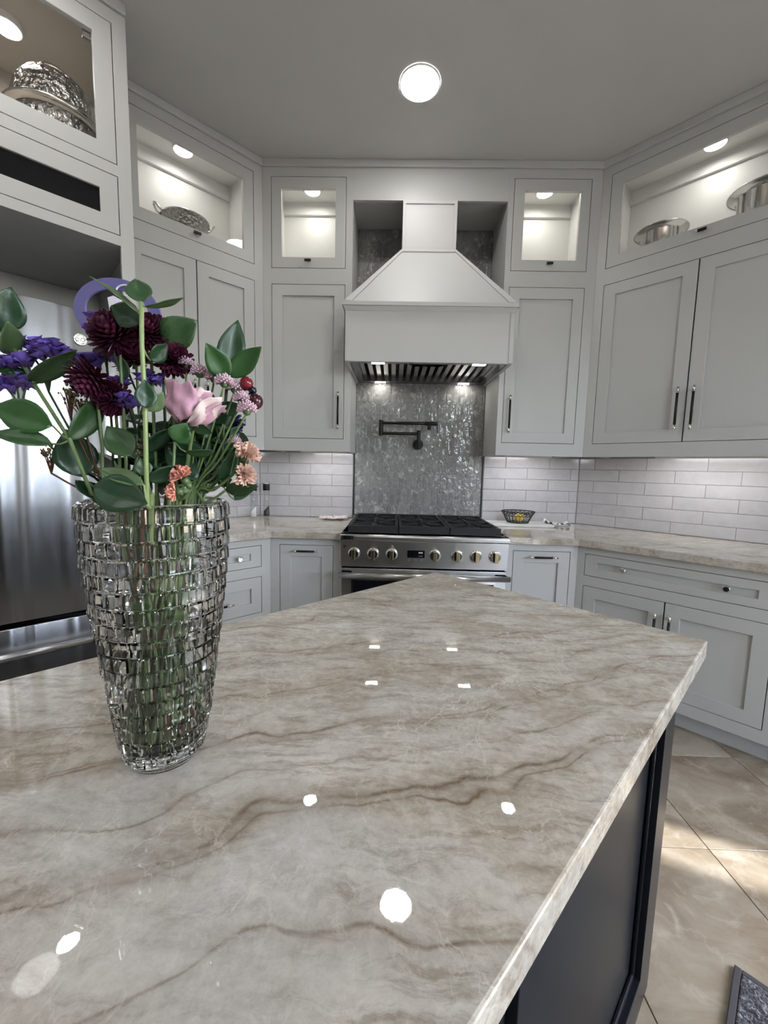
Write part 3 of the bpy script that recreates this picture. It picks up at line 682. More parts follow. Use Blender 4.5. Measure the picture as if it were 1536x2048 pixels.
for x, y in ((-.284, -.045), (.290, -.045), (-.280, -.555), (.290, -.555)):
    b = MB(); b.mat(0).box(x-.036, x+.036, y-.014, y+.014, HB+.0020, HB+.0055); b.mat(1).plate([x-.042, x+.042], [y-.02, y+.02], 0, .002, [(x-.036, x+.036, y-.014, y+.014)])
    b.v = b.v[:8]+[(p[0], p[2], HB+.0035+p[1]) for p in b.v[8:]]; b.build('lamp', ['hoodlamp', 'steel_dark'], t)

# ------------------------------------------------------------------ range cooker
t = thing('range_cooker', 'wide stainless steel gas range with black grates and seven knobs', 'stove', (0, 0, FL))
def rb(): return MB()
def rbuild(b, name, mats, parent=t, bevel=0.): b.v = [(x, y, z-FL) for x, y, z in b.v]; return b.build(name, mats, parent, bevel)
RY = -.769
b = rb(); b.box(-.456, .456, -.70, -.012, FL+.10, .905); rbuild(b, 'body', 'steel', t, .002)
b = rb(); b.box(-.43, .43, -.66, -.05, FL, FL+.0995); rbuild(b, 'plinth', 'black')
b = rb(); b.prismy([], 0, 0) if False else None
prof = [(-.701, .918), (-.757, .918), (-.766, .914), (-.769, .906), (-.768, .893), (-.760, .886), (-.701, .886)]
n = len(prof); b.add([(-.457, y, z) for y, z in prof]+[(.457, y, z) for y, z in prof], [tuple(range(n)), tuple(range(2*n-1, n-1, -1))]+[(i, n+i, n+(i+1) % n, (i+1) % n) for i in range(n)]); rbuild(b, 'bullnose', 'steel', t, .001)
b = rb(); b.box(-.456, .456, -.7005, -.012, .9055, .919); b.box(-.456, .456, -.075, -.012, .9195, .945); rbuild(b, 'cooktop', 'steel', t, .002)
b = rb(); b.add([(-.454, -.762, .885), (.454, -.762, .885), (.454, -.748, .737), (-.454, -.748, .737), (-.454, -.701, .885), (.454, -.701, .885), (.454, -.701, .737), (-.454, -.701, .737)],
                [(3, 2, 1, 0), (4, 5, 6, 7), (0, 1, 5, 4), (2, 3, 7, 6), (1, 2, 6, 5), (3, 0, 4, 7)]); cp = rbuild(b, 'control_panel', 'steel', t, .001)
for kx in (-.382, -.278, -.177, .056, .177, .280, .382):
    yk = -.756
    b = rb(); b.mat(0); b.cyl((kx, yk+.002, .813), (kx, yk-.006, .813), .034, .033, n=32); b.cyl((kx, yk-.006, .813), (kx, yk-.012, .813), .033, .028, n=32)
    b.mat(1).cyl((kx, yk-.012, .813), (kx, yk-.020, .813), .0265, .026, n=32)
    b.mat(2).box(kx-.0095, kx+.0095, yk-.044, yk-.0195, .813-.027, .813+.027)
    rbuild(b, 'knob', ['chrome', 'steel_dark', 'gold'], t, .0015)
b = rb(); b.box(-.092, .003, -.7605, -.752, .797, .838); dp = rbuild(b, 'display', 'blackglass', t, .001)
b = rb()
for k in range(3): b.box(-.030+.008*k, -.025+.008*k, -.7612, -.7606, .822, .829); b.box(-.030+.008*k, -.027+.008*k, -.7612, -.7606, .806, .809)
rbuild(b, 'display_digits', emit('display_digits', (.10, .11, .12), .02), dp)
for kx in (-.079, -.045, -.012):
    b = rb(); b.cyl((kx, -.750, .780), (kx, -.758, .780), .0065, n=16); rbuild(b, 'button', 'steel', t)
b = rb(); b.mat(0).box(-.452, -.384, -.7705, -.766, .892, .911); b.mat(1).box(-.4495, -.4395, -.7712, -.7706, .8955, .9075); b.box(-.397, -.387, -.7712, -.7706, .8955, .9075); b.box(-.432, -.405, -.7712, -.7706, .900, .903); o = rbuild(b, 'badge', ['blackglass', 'chrome'], t, .0005); o['label'] = 'small dark maker badge'
b = rb(); b.box(-.440, -.425, -.7595, -.755, .850, .856); b.box(-.440, -.428, -.7595, -.755, .842, .846); rbuild(b, 'marking', 'black', t)
b = rb(); b.box(-.452, .452, -.748, -.701, .19, .728); od = rbuild(b, 'oven_door', 'steel', t, .003)
b = rb(); b.box(-.385, .385, -.7535, -.7485, .30, .655); rbuild(b, 'oven_window', 'blackglass', od)
b = rb(); b.plate([-.395, .395], [.29, .665], -.7525, -.7483, [(-.386, .386, .299, .656)]); rbuild(b, 'window_frame', 'chrome', od)
b = rb(); b.cyl((-.460, -.795, .700), (.460, -.795, .700), .0155, n=24)
for x in (-.42, .42): b.box(x-.028, x+.028, -.79, -.747, .690, .712)
rbuild(b, 'oven_handle', 'steel', od)
b = rb(); b.box(-.452, .452, -.742, -.701, FL+.102, .185); rbuild(b, 'kick_panel', 'steel', t, .002)
for gi, gx in enumerate((-.282, 0, .282)):
    for by in (-.545, -.245):
        b = rb(); b.mat(1).lathe([(.0, .0), (.062, .0), (.062, .006), (.045, .012), (.0, .012)], (gx, by, .919), 28); b.mat(0).lathe([(.0, .030), (.034, .030), (.038, .026), (.038, .013)], (gx, by, .919), 24)
        rbuild(b, 'burner', ['iron', 'silver'])
    b = rb(); g0, g1, y0, y1, zt = gx-.138, gx+.138, -.715, -.085, .960
    b.box(g0, g1, y0, y0+.022, .922, zt); b.box(g0, g1, y1-.016, y1, .930, zt); b.box(g0, g0+.016, y0+.022, y1-.016, .936, zt); b.box(g1-.016, g1, y0+.022, y1-.016, .936, zt); b.box(g0+.016, g1-.016, -.402, -.388, .938, zt)
    for by in (-.545, -.245):
        ring = [(gx+.066*math.cos(2*math.pi*k/20), by+.066*math.sin(2*math.pi*k/20), .948) for k in range(20)]; b.tube(ring, .007, 6, True)
        for k in range(8):
            a = 2*math.pi*k/8+.0; c, s_ = math.cos(a), math.sin(a)
            L = min((.130/abs(c)) if abs(c) > .01 else 9, (.140/abs(s_)) if abs(s_) > .01 else 9)
            p0, p1 = Vector((gx+c*.032, by+s_*.032, .953)), Vector((gx+c*L, by+s_*L, .953)); sd_ = Vector((-s_, c, 0))*.0055; up = Vector((0, 0, .0075))
            b.add([p0-sd_-up*1.6, p1-sd_-up*1.6, p1+sd_-up*1.6, p0+sd_-up*1.6, p0-sd_+up, p1-sd_+up, p1+sd_+up, p0+sd_+up], [(0, 3, 2, 1), (4, 5, 6, 7), (0, 1, 5, 4), (1, 2, 6, 5), (2, 3, 7, 6), (3, 0, 4, 7)])
    rbuild(b, 'grate', 'iron', t)

# pot filler tap on the tiled wall
t = thing('pot_filler_tap', 'matte black folding pot filler tap on the grey picket tiles', 'faucet', (-.008, 0, 1.451))
def pf(b, name): b.v = [(x+.008, y, z-1.451) for x, y, z in b.v]; return b.build(name, 'black', t, .0008)
b = MB(); b.cyl((-.008, .0, 1.451), (-.008, -.014, 1.451), .037, n=32); b.cyl((-.008, -.0145, 1.451), (-.008, -.07, 1.451), .016, n=20); pf(b, 'wall_flange')
b = MB(); b.cyl((-.008, -.070, 1.436), (-.008, -.070, 1.545), .0125, n=20); b.cyl((-.008, -.070, 1.42), (-.008, -.070, 1.4355), .005, n=12); pf(b, 'post')
b = MB(); b.cyl((-.022, -.070, 1.522), (-.26, -.073, 1.520), .0105, n=16); pf(b, 'lower_arm')
b = MB(); b.cyl((-.271, -.074, 1.505), (-.271, -.074, 1.610), .0145, n=20); pf(b, 'elbow')
b = MB(); b.cyl((-.26, -.074, 1.592), (.03, -.080, 1.592), .0110, n=16); b.cyl((.03, -.080, 1.592), (.121, -.082, 1.592), .0135, n=20); pf(b, 'upper_arm')
b = MB(); b.cyl((.062, -.081, 1.590), (.062, -.081, 1.548), .0115, n=16); pf(b, 'spout')
b = MB(); b.cyl((.117, -.088, 1.585), (.117, -.092, 1.528), .0028, n=10); pf(b, 'lever')

# ------------------------------------------------------------------ island
IA = Vector((-.0206, -1.5094, 0)); IU = Vector((-S, -S, 0)); IV = Vector((S, -S, 0)); IW, IL = .7639, 2.35
def isl(e_, w_, z): v = IA+IU*e_+IV*w_; return (v.x, v.y, z)
b = MB(); b.prism([isl(0, 0, 0)[:2], isl(IL, 0, 0)[:2], isl(IL, IW, 0)[:2], isl(0, IW, 0)[:2]], ZSL, .914)
tag(b.build('island_worktop', 'stone', None, .003), 'large polished beige quartzite island top with brown veins under the vase', 'worktop')
t = thing('island_cabinet', 'dark navy panelled island base under the quartzite top', 'island', (IA.x, IA.y, FL))
def ibox(b, e0, e1, w0, w1, z0, z1):
    P = [Vector(isl(*q))-Vector((IA.x, IA.y, FL)) for q in ((e0, w0, z0), (e1, w0, z0), (e1, w1, z0), (e0, w1, z0), (e0, w0, z1), (e1, w0, z1), (e1, w1, z1), (e0, w1, z1))]
    b.add(P, [(0, 3, 2, 1)[::1], (4, 5, 6, 7), (0, 1, 5, 4), (1, 2, 6, 5), (2, 3, 7, 6), (3, 0, 4, 7)]); return b
w1 = IW-.038
b = MB(); ibox(b, .05, IL-.05, .05, w1-.024, FL+.02, ZSL-.001); b.build('body', 'navy', t)
def iframe(e0, e1, holes):
    q = MB(); q.plate([e0, e1], [FL+.001, ZSL-.0012], 0, .020, holes)
    q.v = [tuple(Vector(isl(x, w1-y, z))-Vector((IA.x, IA.y, FL))) for x, y, z in q.v]
    q.f = [f[::-1] for f in q.f]; return q.build('side_frame', 'navy', t, .001)
pan = [(.122, .64), (.75, 1.27), (1.38, 1.90)]
iframe(.03, 2.30, [(a, c, .135, .80) for a, c in pan])
for a, c in pan:
    q = MB(); q.plate([a+.0005, c-.0005], [.1355, .7995], .012, .0205, [(a+.010, c-.010, .146, .79)]); q.v = [tuple(Vector(isl(x, w1-y, z))-Vector((IA.x, IA.y, FL))) for x, y, z in q.v]; q.f = [f[::-1] for f in q.f]; q.build('moulding', 'navy', t, .003)
    q = MB(); ibox(q, a+.009, c-.009, w1-.0235, w1-.0215, .145, .791); q.build('panel', 'navy', t)
b = MB(); ibox(b, .03, .0495, .03, w1-.0205, FL+.001, ZSL-.0012); b.build('end_panel', 'navy', t, .001)
b = MB(); ibox(b, .03, 2.30, .030, .0495, FL+.001, ZSL-.0012); b.build('back_panel', 'navy', t, .001)

# ------------------------------------------------------------------ downlights
def downlight(x, y, label):
    t = thing('downlight', label, 'ceiling light', (x, y, CEIL), 0, 'recessed ceiling lights')
    b = MB(); b.lathe([(.096, -.0005), (.096, -.003), (.0935, -.006), (.090, -.006)], n=40); b.build('trim_ring', 'white', t)
    b = MB(); b.add([(.0905*math.cos(2*math.pi*k/40), .0905*math.sin(2*math.pi*k/40), -.0055) for k in range(40)], [tuple(range(39, -1, -1))]); b.build('lens', 'down', t)
downlight(-.100, -.835, 'round recessed ceiling light above the cooker end of the island')
downlight(-1.38, -1.71, 'round recessed ceiling light in front of the refrigerator')
downlight(-.10, -3.6, 'round recessed ceiling light behind the viewer over the island')
downlight(-2.2, -3.1, 'unseen downlight added near the west wall as fill')  # extra lamp added to brighten the right-hand wall cabinets
downlight(.5, -5.0, 'unseen downlight added by the diagonal window as fill')  # extra lamp added to raise the ambient light from the rear
downlight(-1.6, -4.6, 'round recessed ceiling light at the rear of the room')

# ------------------------------------------------------------------ rug
rc = Vector((.721, -1.995, FL+.001)); t = thing('rug', 'dark speckled grey runner rug on the floor beside the island', 'rug', rc, math.atan2(-S, S))
b = MB(); b.box(.015, .70, -1.6, -.015, 0, .010); b.build('pile', 'rug', t, .004)
b = MB()
b.box(0, .0145, -1.615, 0, 0, .008); b.box(.7005, .715, -1.615, 0, 0, .008); b.box(.015, .70, -.0145, 0, 0, .008); b.box(.015, .70, -1.615, -1.6005, 0, .008); b.build('binding', 'rug_edge', t, .002)

# ------------------------------------------------------------------ things on the worktops
def mill(x, y, fill, label):
    t = thing('spice_mill', label, 'mill', (x, y, .9141), 0, 'glass mills in the corner')
    b = MB(); b.lathe([(0, .001), (.0235, .001), (.0245, .006), (.0225, .06), (.0195, .12), (.0215, .184), (.0190, .184), (.0172, .12), (.0200, .06), (.0215, .009), (0, .009)], n=32); b.build('jar', 'pane', t)
    b = MB(); b.lathe([(0, .010), (.0200, .010), (.0188, .045)], n=24)
    base = len(b.v); n = 24
    for k in range(n):
        a = 2*math.pi*k/n; b.v.append((.0180*math.cos(a), .0180*math.sin(a), .060+.020*math.cos(a)))
    for k in range(n):
        b.f.append([base-n+k, base-n+(k+1) % n, base+(k+1) % n, base+k]); b.mi.append(0); b.sm.append(True)
    b.f.append([base+k for k in range(n)]); b.mi.append(0); b.sm.append(False); b.build('filling', fill, t)
    b = MB(); b.mat(0).lathe([(.0228, .190), (.0240, .200), (.0240, .228), (.0228, .236)], n=32); b.mat(1).lathe([(0, .1845), (.0238, .1845), (.0240, .190), (.0228, .190)], n=32); b.lathe([(.0228, .236), (.0240, .237), (.0235, .245), (0, .245)], n=32); b.build('cap', ['black', 'chrome'], t)
mill(-1.142, -.150, 'salt', 'glass salt mill with black cap and white filling in the tiled corner')
mill(-1.073, -.080, 'pepper', 'glass pepper mill with black cap and dark filling in the tiled corner')
# spoon rest
t = thing('spoon_rest', 'white floral ceramic spoon rest on the worktop left of the range', 'spoon rest', (-.59, -.125, .9141), .12)
b = MB(); b.smooth = True; nx, ny = 20, 8; vs = []
for i in range(nx+1):
    for j in range(ny+1):
        u, v = i/nx*2-1, j/ny*2-1; ed = max(abs(u), abs(v)); wob = .003*math.sin(7*u+2*v)
        wd = .052*(1-.25*max(0, abs(u)-.5)); vs.append((u*.098, v*wd, .006+.016*ed**3+wob*ed))
b.add(vs, [(i*(ny+1)+j, (i+1)*(ny+1)+j, (i+1)*(ny+1)+j+1, i*(ny+1)+j+1) for i in range(nx) for j in range(ny)])
o = b.build('dish', 'floral', t); sm = o.modifiers.new('thick', 'SOLIDIFY'); sm.thickness = .005; sm.offset = -1
# cutting board
t = thing('cutting_board', 'flat white marble cutting board under the wire basket', 'cutting board', (.69, -.165, .9141), 0)
b = MB(); b.prism([(-.20, -.105), (.19, -.105), (.205, -.09), (.205, .095), (.19, .11), (-.20, .11), (-.215, .095), (-.215, -.09)], 0, .016); b.build('slab', 'white', t, .004)
# wire fruit basket
bc = Vector((.683, -.150, .9305)); t = thing('wire_basket', 'small black wire fruit basket holding a lemon', 'basket', bc)
def ring(r, z, rad, n=36): return [(r*math.cos(2*math.pi*k/n), r*math.sin(2*math.pi*k/n), z) for k in range(n)]
b = MB(); b.tube(ring(.110, .076, 0), .0030, 8, True); b.build('rim', 'black', t)
b = MB(); b.tube(ring(.070, .003, 0), .0026, 8, True); b.tube(ring(.092, .048, 0), .0020, 6, True); b.build('hoop', 'black', t)
b = MB()
for k in range(22):
    a = 2*math.pi*k/22; c, s_ = math.cos(a), math.sin(a); b.tube([(.070*c, .070*s_, .003), (.080*c, .080*s_, .022), (.092*c, .092*s_, .048)], .0017, 6)
b.build('upright_wires', 'black', t)
b = MB()
for k in range(22):
    for dk in (1.5, -1.5):
        a0_, a1_ = 2*math.pi*k/22, 2*math.pi*(k+dk)/22; am_ = (a0_+a1_)/2
        b.tube([(.092*math.cos(a0_), .092*math.sin(a0_), .048), (.103*math.cos(am_), .103*math.sin(am_), .064), (.110*math.cos(a1_), .110*math.sin(a1_), .076)], .0017, 5)
b.build('lattice', 'black', t)
b = MB()
for k in range(-4, 5):
    x = k*.0145; h_ = math.sqrt(max(0, .070**2-x*x)); b.tube([(x, -h_, .003), (x, h_, .003)], .0015, 6)
b.build('floor_wires', 'black', t)
t = thing('lemon', 'yellow lemon lying inside the black wire basket', 'fruit', (.688, -.160, .9370), .5)
b = MB(); n = 20; pr = [(0, -.046), (.006, -.044), (.010, -.038), (.024, -.026), (.031, -.008), (.031, .008), (.024, .026), (.010, .038), (.005, .043), (0, .044)]
b.lathe(pr, n=n); b.v = [(z, x, y+.030) for x, y, z in b.v]; b.build('fruit_body', 'lemon', t)
b = MB(); b.cyl((-.045, 0, .030), (-.050, 0, .031), .003, .002, 8); b.build('stem_end', 'stem_brown', t)
# folded printed cloth
t = thing('tea_cloth', 'crumpled black and white printed cloth at the end of the cutting board', 'cloth', (.935, -.175, .9141), -.25)
b = MB(); b.smooth = True; nx, ny = 26, 10; vs = []
for i in range(nx+1):
    for j in range(ny+1):
        u, v = i/nx, j/ny; x = -.085+u*.17; y = (v-.5)*(.10-.05*u)
        z = .004+.020*(1-u)*abs(math.sin(u*6+v*3))+.010*math.sin(u*15+v*5)**2+.026*math.exp(-((u-.88)/.10)**2)*(1-abs(2*v-1)*.4)+.022*math.exp(-((u-.03)/.12)**2)
        vs.append((x, y+.012*math.sin(u*9), z))
b.add(vs, [(i*(ny+1)+j, (i+1)*(ny+1)+j, (i+1)*(ny+1)+j+1, i*(ny+1)+j+1) for i in range(nx) for j in range(ny)]); o = b.build('fold', 'cloth', t); sm = o.modifiers.new('thick', 'SOLIDIFY'); sm.thickness = .003; sm.offset = 1

# ------------------------------------------------------------------ dishes behind glass
ZS = ZGB+.0105
p = at('R', .425, -.20, ZS); t = thing('steel_bowl', 'wide-rimmed steel bowl in the lit right cabinet, nearer the corner', 'bowl', p, 0, 'steel serving bowls behind glass')
def steelbowl(t, sc=1.):
    b = MB(); b.lathe([(0, .001), (.085*sc, .001), (.092*sc, .010), (.096*sc, .150*sc), (.120*sc, .163*sc), (.130*sc, .165*sc), (.131*sc, .168*sc), (.119*sc, .167*sc), (.092*sc, .156*sc), (.088*sc, .012), (0, .006)], n=48); b.build('bowl_body', 'chrome', t)
    b = MB(); b.tube(ring(.130*sc, .1665*sc, 0, 48), .0028, 8, True); b.build('rim', 'chrome', t)
steelbowl(t)
p = at('R', .86, -.20, ZS); t = thing('steel_bowl', 'larger steel bowl at the picture edge in the lit right cabinet', 'bowl', p, 0, 'steel serving bowls behind glass'); steelbowl(t, 1.15)
p = at('L', -.535, -.205, ZS); t = thing('handled_bowl', 'shallow hammered silver bowl with two ring handles in the lit left cabinet', 'bowl', p, math.pi/4)
b = MB(); b.lathe([(0, .075), (.04, .076), (.075, .090), (.100, .115), (.122, .150), (.126, .152), (.124, .155), (.115, .150), (.094, .120), (.07, .097), (.03, .084), (0, .083)], n=48); b.build('bowl_body', 'hammered', t)
b = MB(); b.lathe([(0, .0745), (.032, .0745), (.02, .05), (.022, .02), (.055, .006), (.058, .001), (0, .001)], n=36); b.build('foot', 'hammered', t)
b = MB(); b.tube(ring(.124, .154, 0, 48), .003, 8, True); b.build('rim', 'chrome', t)
for sx in (-1, 1):
    b = MB(); b.tube([(sx*.120, -.022, .148), (sx*.140, -.022, .160), (sx*.155, -.012, .180), (sx*.158, 0, .186), (sx*.155, .012, .180), (sx*.140, .022, .160), (sx*.120, .022, .148)], .0060, 8); b.build('handle', 'silver', t)
p = at('L', -.262, -.20, ZS); t = thing('serving_plate', 'white domed dish beside the handled bowl in the lit left cabinet', 'dish', p)
b = MB(); b.lathe([(0, .001), (.05, .001), (.055, .006), (.058, .045), (.052, .068), (.03, .080), (0, .084)], n=36); b.build('dome', 'white', t)
b = MB(); b.lathe([(0, .084), (.006, .084), (.009, .090), (0, .096)], n=16); b.build('finial', 'white', t)
p = at('L', -1.115, -.46, ZGB+.0075); t = thing('covered_dish', 'large hammered silver covered dish in the lit cabinet above the refrigerator', 'serving dish', p, math.pi/4)
b = MB(); b.lathe([(0, .03), (.07, .03), (.105, .050), (.135, .090), (.148, .125), (.145, .126), (.0, .124)], n=56); b.build('base_bowl', 'hammered', t)
b = MB(); b.lathe([(0, .0295), (.062, .0295), (.055, .02), (.075, .006), (.078, .001), (0, .001)], n=48); b.build('foot_ring', 'hammered', t)
b = MB(); b.lathe([(.148, .1265), (.168, .130), (.172, .136), (.166, .143), (.150, .146)], n=56); b.tube(ring(.168, .137, 0, 56), .006, 8, True); b.build('rim', 'silver', t)
b = MB(); b.lathe([(.150, .1465), (.146, .175), (.132, .215), (.105, .250), (.06, .272), (0, .278)], n=56); b.build('lid', 'hammered', t)
b = MB(); b.tube([(-.045, 0, .270), (-.048, 0, .290), (-.03, 0, .305), (0, 0, .309), (.03, 0, .305), (.048, 0, .290), (.045, 0, .270)], .006, 10); b.build('lid_handle', 'silver', t)
for sx in (-1, 1):
    b = MB(); b.tube([(sx*.168, -.03, .134), (sx*.190, -.03, .130), (sx*.200, 0, .126), (sx*.190, .03, .130), (sx*.168, .03, .134)], .005, 8); b.build('handle', 'silver', t)

t.scale = (1.02, 1.02, 1.32)

# ------------------------------------------------------------------ crystal vase
VC = Vector((-.455, -2.452, .9142)); vase = thing('crystal_vase', 'tall cut crystal vase with basket-weave blocks on the island', 'vase', VC)
PROF = [(0, .037), (.004, .0405), (.012, .0425), (.039, .0485), (.076, .0535), (.126, .0600), (.156, .0640), (.206, .0700), (.246, .0738), (.286, .0757), (.314, .0765)]
def vr(z):
    for (z0, r0), (z1, r1) in zip(PROF, PROF[1:]):
        if z <= z1: return r0+(r1-r0)*(z-z0)/(z1-z0)
    return PROF[-1][1]
rnd = random.Random(3)
NA = 336; rows = 17; H = .314; z0 = .010
zed = [z0+(H-z0)*k/rows for k in range(rows+1)]
b = MB(); rings = []
b.smooth = False
def addring(fn): rings.append([fn(2*math.pi*k/NA) for k in range(NA)])
addring(lambda a: (.026*math.cos(a), .026*math.sin(a), .0025)); addring(lambda a: (.032*math.cos(a), .032*math.sin(a), 0.)); addring(lambda a: (.038*math.cos(a), .038*math.sin(a), .001)); addring(lambda a: (.041*math.cos(a), .041*math.sin(a), .006))
for k in range(rows):
    # irregular blocks around the row
    nb = 42; cuts = [(j+rnd.uniform(-.26, .26))/nb for j in range(nb)]; ph = rnd.random()
    hts = [rnd.uniform(.0006, .0020) for _ in range(nb)]; tl = [rnd.uniform(-.0009, .0009) for _ in range(nb)]
    def blk(a, cuts=cuts, hts=hts, tl=tl, ph=ph):
        u = (a/(2*math.pi)+ph) % 1.0; best = 0
        for j in range(nb):
            c0 = cuts[j] % 1.0; c1 = cuts[(j+1) % nb] % 1.0; w = (c1-c0) % 1.0; d = (u-c0) % 1.0
            if d < w:
                f = d/w; edge = min(f, 1-f)*w*nb
                g = max(0., min(1., edge/.10)); return (hts[j]+tl[j]*(2*f-1))*g-.0003*(1-g)
        return 0
    tab = [blk(2*math.pi*q/NA) for q in range(NA)]
    za, zb = zed[k], zed[k+1]; hh = zb-za
    for zz, gain, add in ((za+.0004, .0, .0), (za+.0022, 1., .0016), (za+hh*.5, 1., .0010), (zb-.0022, .9, .0004), (zb-.0004, .0, -.0002)):
        addring(lambda a, zz=zz, gain=gain, add=add, tab=tab: ((vr(zz)+add+tab[int(round(a/(2*math.pi)*NA)) % NA]*gain)*math.cos(a), (vr(zz)+add+tab[int(round(a/(2*math.pi)*NA)) % NA]*gain)*math.sin(a), zz))
for zz, rr in ((H+.001, .0757), (H+.0022, .0742), (H+.001, .0727), (H-.01, .0722)): addring(lambda a, zz=zz, rr=rr: (rr*math.cos(a), rr*math.sin(a), zz))
WT = .0045
for zz in (.27, .23, .19, .15, .11, .07, .045, .028): addring(lambda a, zz=zz: ((vr(zz)-WT)*math.cos(a), (vr(zz)-WT)*math.sin(a), zz))
addring(lambda a: (.0365*math.cos(a), .0365*math.sin(a), .021)); addring(lambda a: (.026*math.cos(a), .026*math.sin(a), .0185))
nr = len(rings); vs = [p for r in rings for p in r]; fs = [(i*NA+k, i*NA+(k+1) % NA, (i+1)*NA+(k+1) % NA, (i+1)*NA+k) for i in range(nr-1) for k in range(NA)]
c0 = len(vs); vs += [(0, 0, .0025), (0, 0, .018)]
fs += [(c0, (k+1) % NA, k) for k in range(NA)]+[(c0+1, (nr-1)*NA+k, (nr-1)*NA+(k+1) % NA) for k in range(NA)]
b.add(vs, fs); nsm = 4+rows*5
b.sm = [(i//NA >= nsm) if i < (nr-1)*NA else True for i in range(len(fs))]
b.build('vase_body', 'crystal', vase)
WL = .162
b = MB(); wp = [(0, .0187), (.0262, .0190), (.0367, .0214)]+[(vr(z)-WT+.0004, z) for z in (.028, .045, .07, .11)]+[(vr(WL)-WT+.0004, WL), (0, WL)]
b.lathe(wp, n=64); w_ = b.build('vase_water', 'water'); w_.location = VC; tag(w_, 'clear water filling the lower half of the crystal vase', 'water', kind='stuff')

# ------------------------------------------------------------------ bouquet
AX = Vector((VC.x, VC.y, 0)); fr = random.Random(11)
def stem_path(P, start_dir=None, i=0):
    """from a point above the rim down through the mouth to the vase floor"""
    P = Vector(P); d = Vector((P.x-AX.x, P.y-AX.y, 0)); k = min(1., .055/max(d.length, 1e-4)); rim = AX+d*k*.9+Vector((0, 0, VC.z+H+.004))
    fa = fr.uniform(0, 6.28); rf = fr.uniform(.008, .030); bot = AX-d.normalized()*0.012+Vector((rf*math.cos(fa), rf*math.sin(fa), VC.z+.022+fr.uniform(0, .006)))
    pts = []; mid = (rim+bot)*.5+Vector((fr.uniform(-.006, .006), fr.uniform(-.006, .006), 0))
    ctl = [bot, mid, rim, rim.lerp(P, .5)+Vector((0, 0, -.004)), P]
    n = 5
    for a in range(len(ctl)-1):
        p0 = ctl[max(a-1, 0)]; p1 = ctl[a]; p2 = ctl[a+1]; p3 = ctl[min(a+2, len(ctl)-1)]
        for s_ in range(n):
            t_ = s_/n; pts.append(.5*((2*p1)+(-p0+p2)*t_+(2*p0-5*p1+4*p2-p3)*t_*t_+(-p0+3*p1-3*p2+p3)*t_**3))
    pts.append(ctl[-1]); 
    for q in pts:     # keep inside the glass
        if q.z < VC.z+H:
            r = math.hypot(q.x-AX.x, q.y-AX.y); m_ = vr(max(0, q.z-VC.z))-WT-.006
            if r > m_: q.x = AX.x+(q.x-AX.x)*m_/r; q.y = AX.y+(q.y-AX.y)*m_/r
    return pts
def stemof(t, P, r, mat='stem'):
    b = MB(); pts = [q-t.location for q in stem_path(P)]; b.tube(pts, [r*(1.15-.35*i/len(pts)) for i in range(len(pts))], 8); return b.build('stem', mat, t)
def leafmesh(B, T, w, face, curl=.12, nl=10, nw=6, sharp=1.0, toward=None):
    B, T = Vector(B), Vector(T); d = T-B; L = d.length; d.normalize()
    view = ((toward or CAM)-(B+T)/2).normalized(); nv = (view-d*view.dot(d)).normalized(); side = d.cross(nv).normalized()
    ang = math.acos(max(-1, min(1, face))); nv2 = nv*math.cos(ang)+side*math.sin(ang); sd_ = d.cross(nv2).normalized()
    w = w/max(.45, face) if face < .6 else w
    vs = []; b = MB(); b.smooth = True
    for i in range(nl+1):
        u = i/nl; wid = w*.53*(math.sin(math.pi*u**.80)**.95)*(1.0 if u < .98 else 0.)+.0003
        c = B+d*(L*u)-nv2*(curl*L*(4*(u-.5)**2-1)*-.5)
        for j in range(nw+1):
            v = j/nw*2-1; fold = abs(v)*wid*.28; wav = .05*wid*math.sin(u*9+v*2)
            vs.append(c+sd_*(v*wid)+nv2*(fold+wav))
    b.add(vs, [(i*(nw+1)+j, (i+1)*(nw+1)+j, (i+1)*(nw+1)+j+1, i*(nw+1)+j+1) for i in range(nl) for j in range(nw)]); return b
def leaf(t, spec, name='leaf'):
    B, T, w, k, face = spec; b = leafmesh(B, T, w*1.08, face, fr.uniform(-.10, .16)); b.v = [tuple(Vector(v)-t.location) for v in b.v]
    o = b.build(name, LEAFM[k], t); sm = o.modifiers.new('thick', 'SOLIDIFY'); sm.thickness = .0005; return o
def fthing(name, label, cat, P, group=None): return thing(name, label, cat, Vector(P), 0, group)
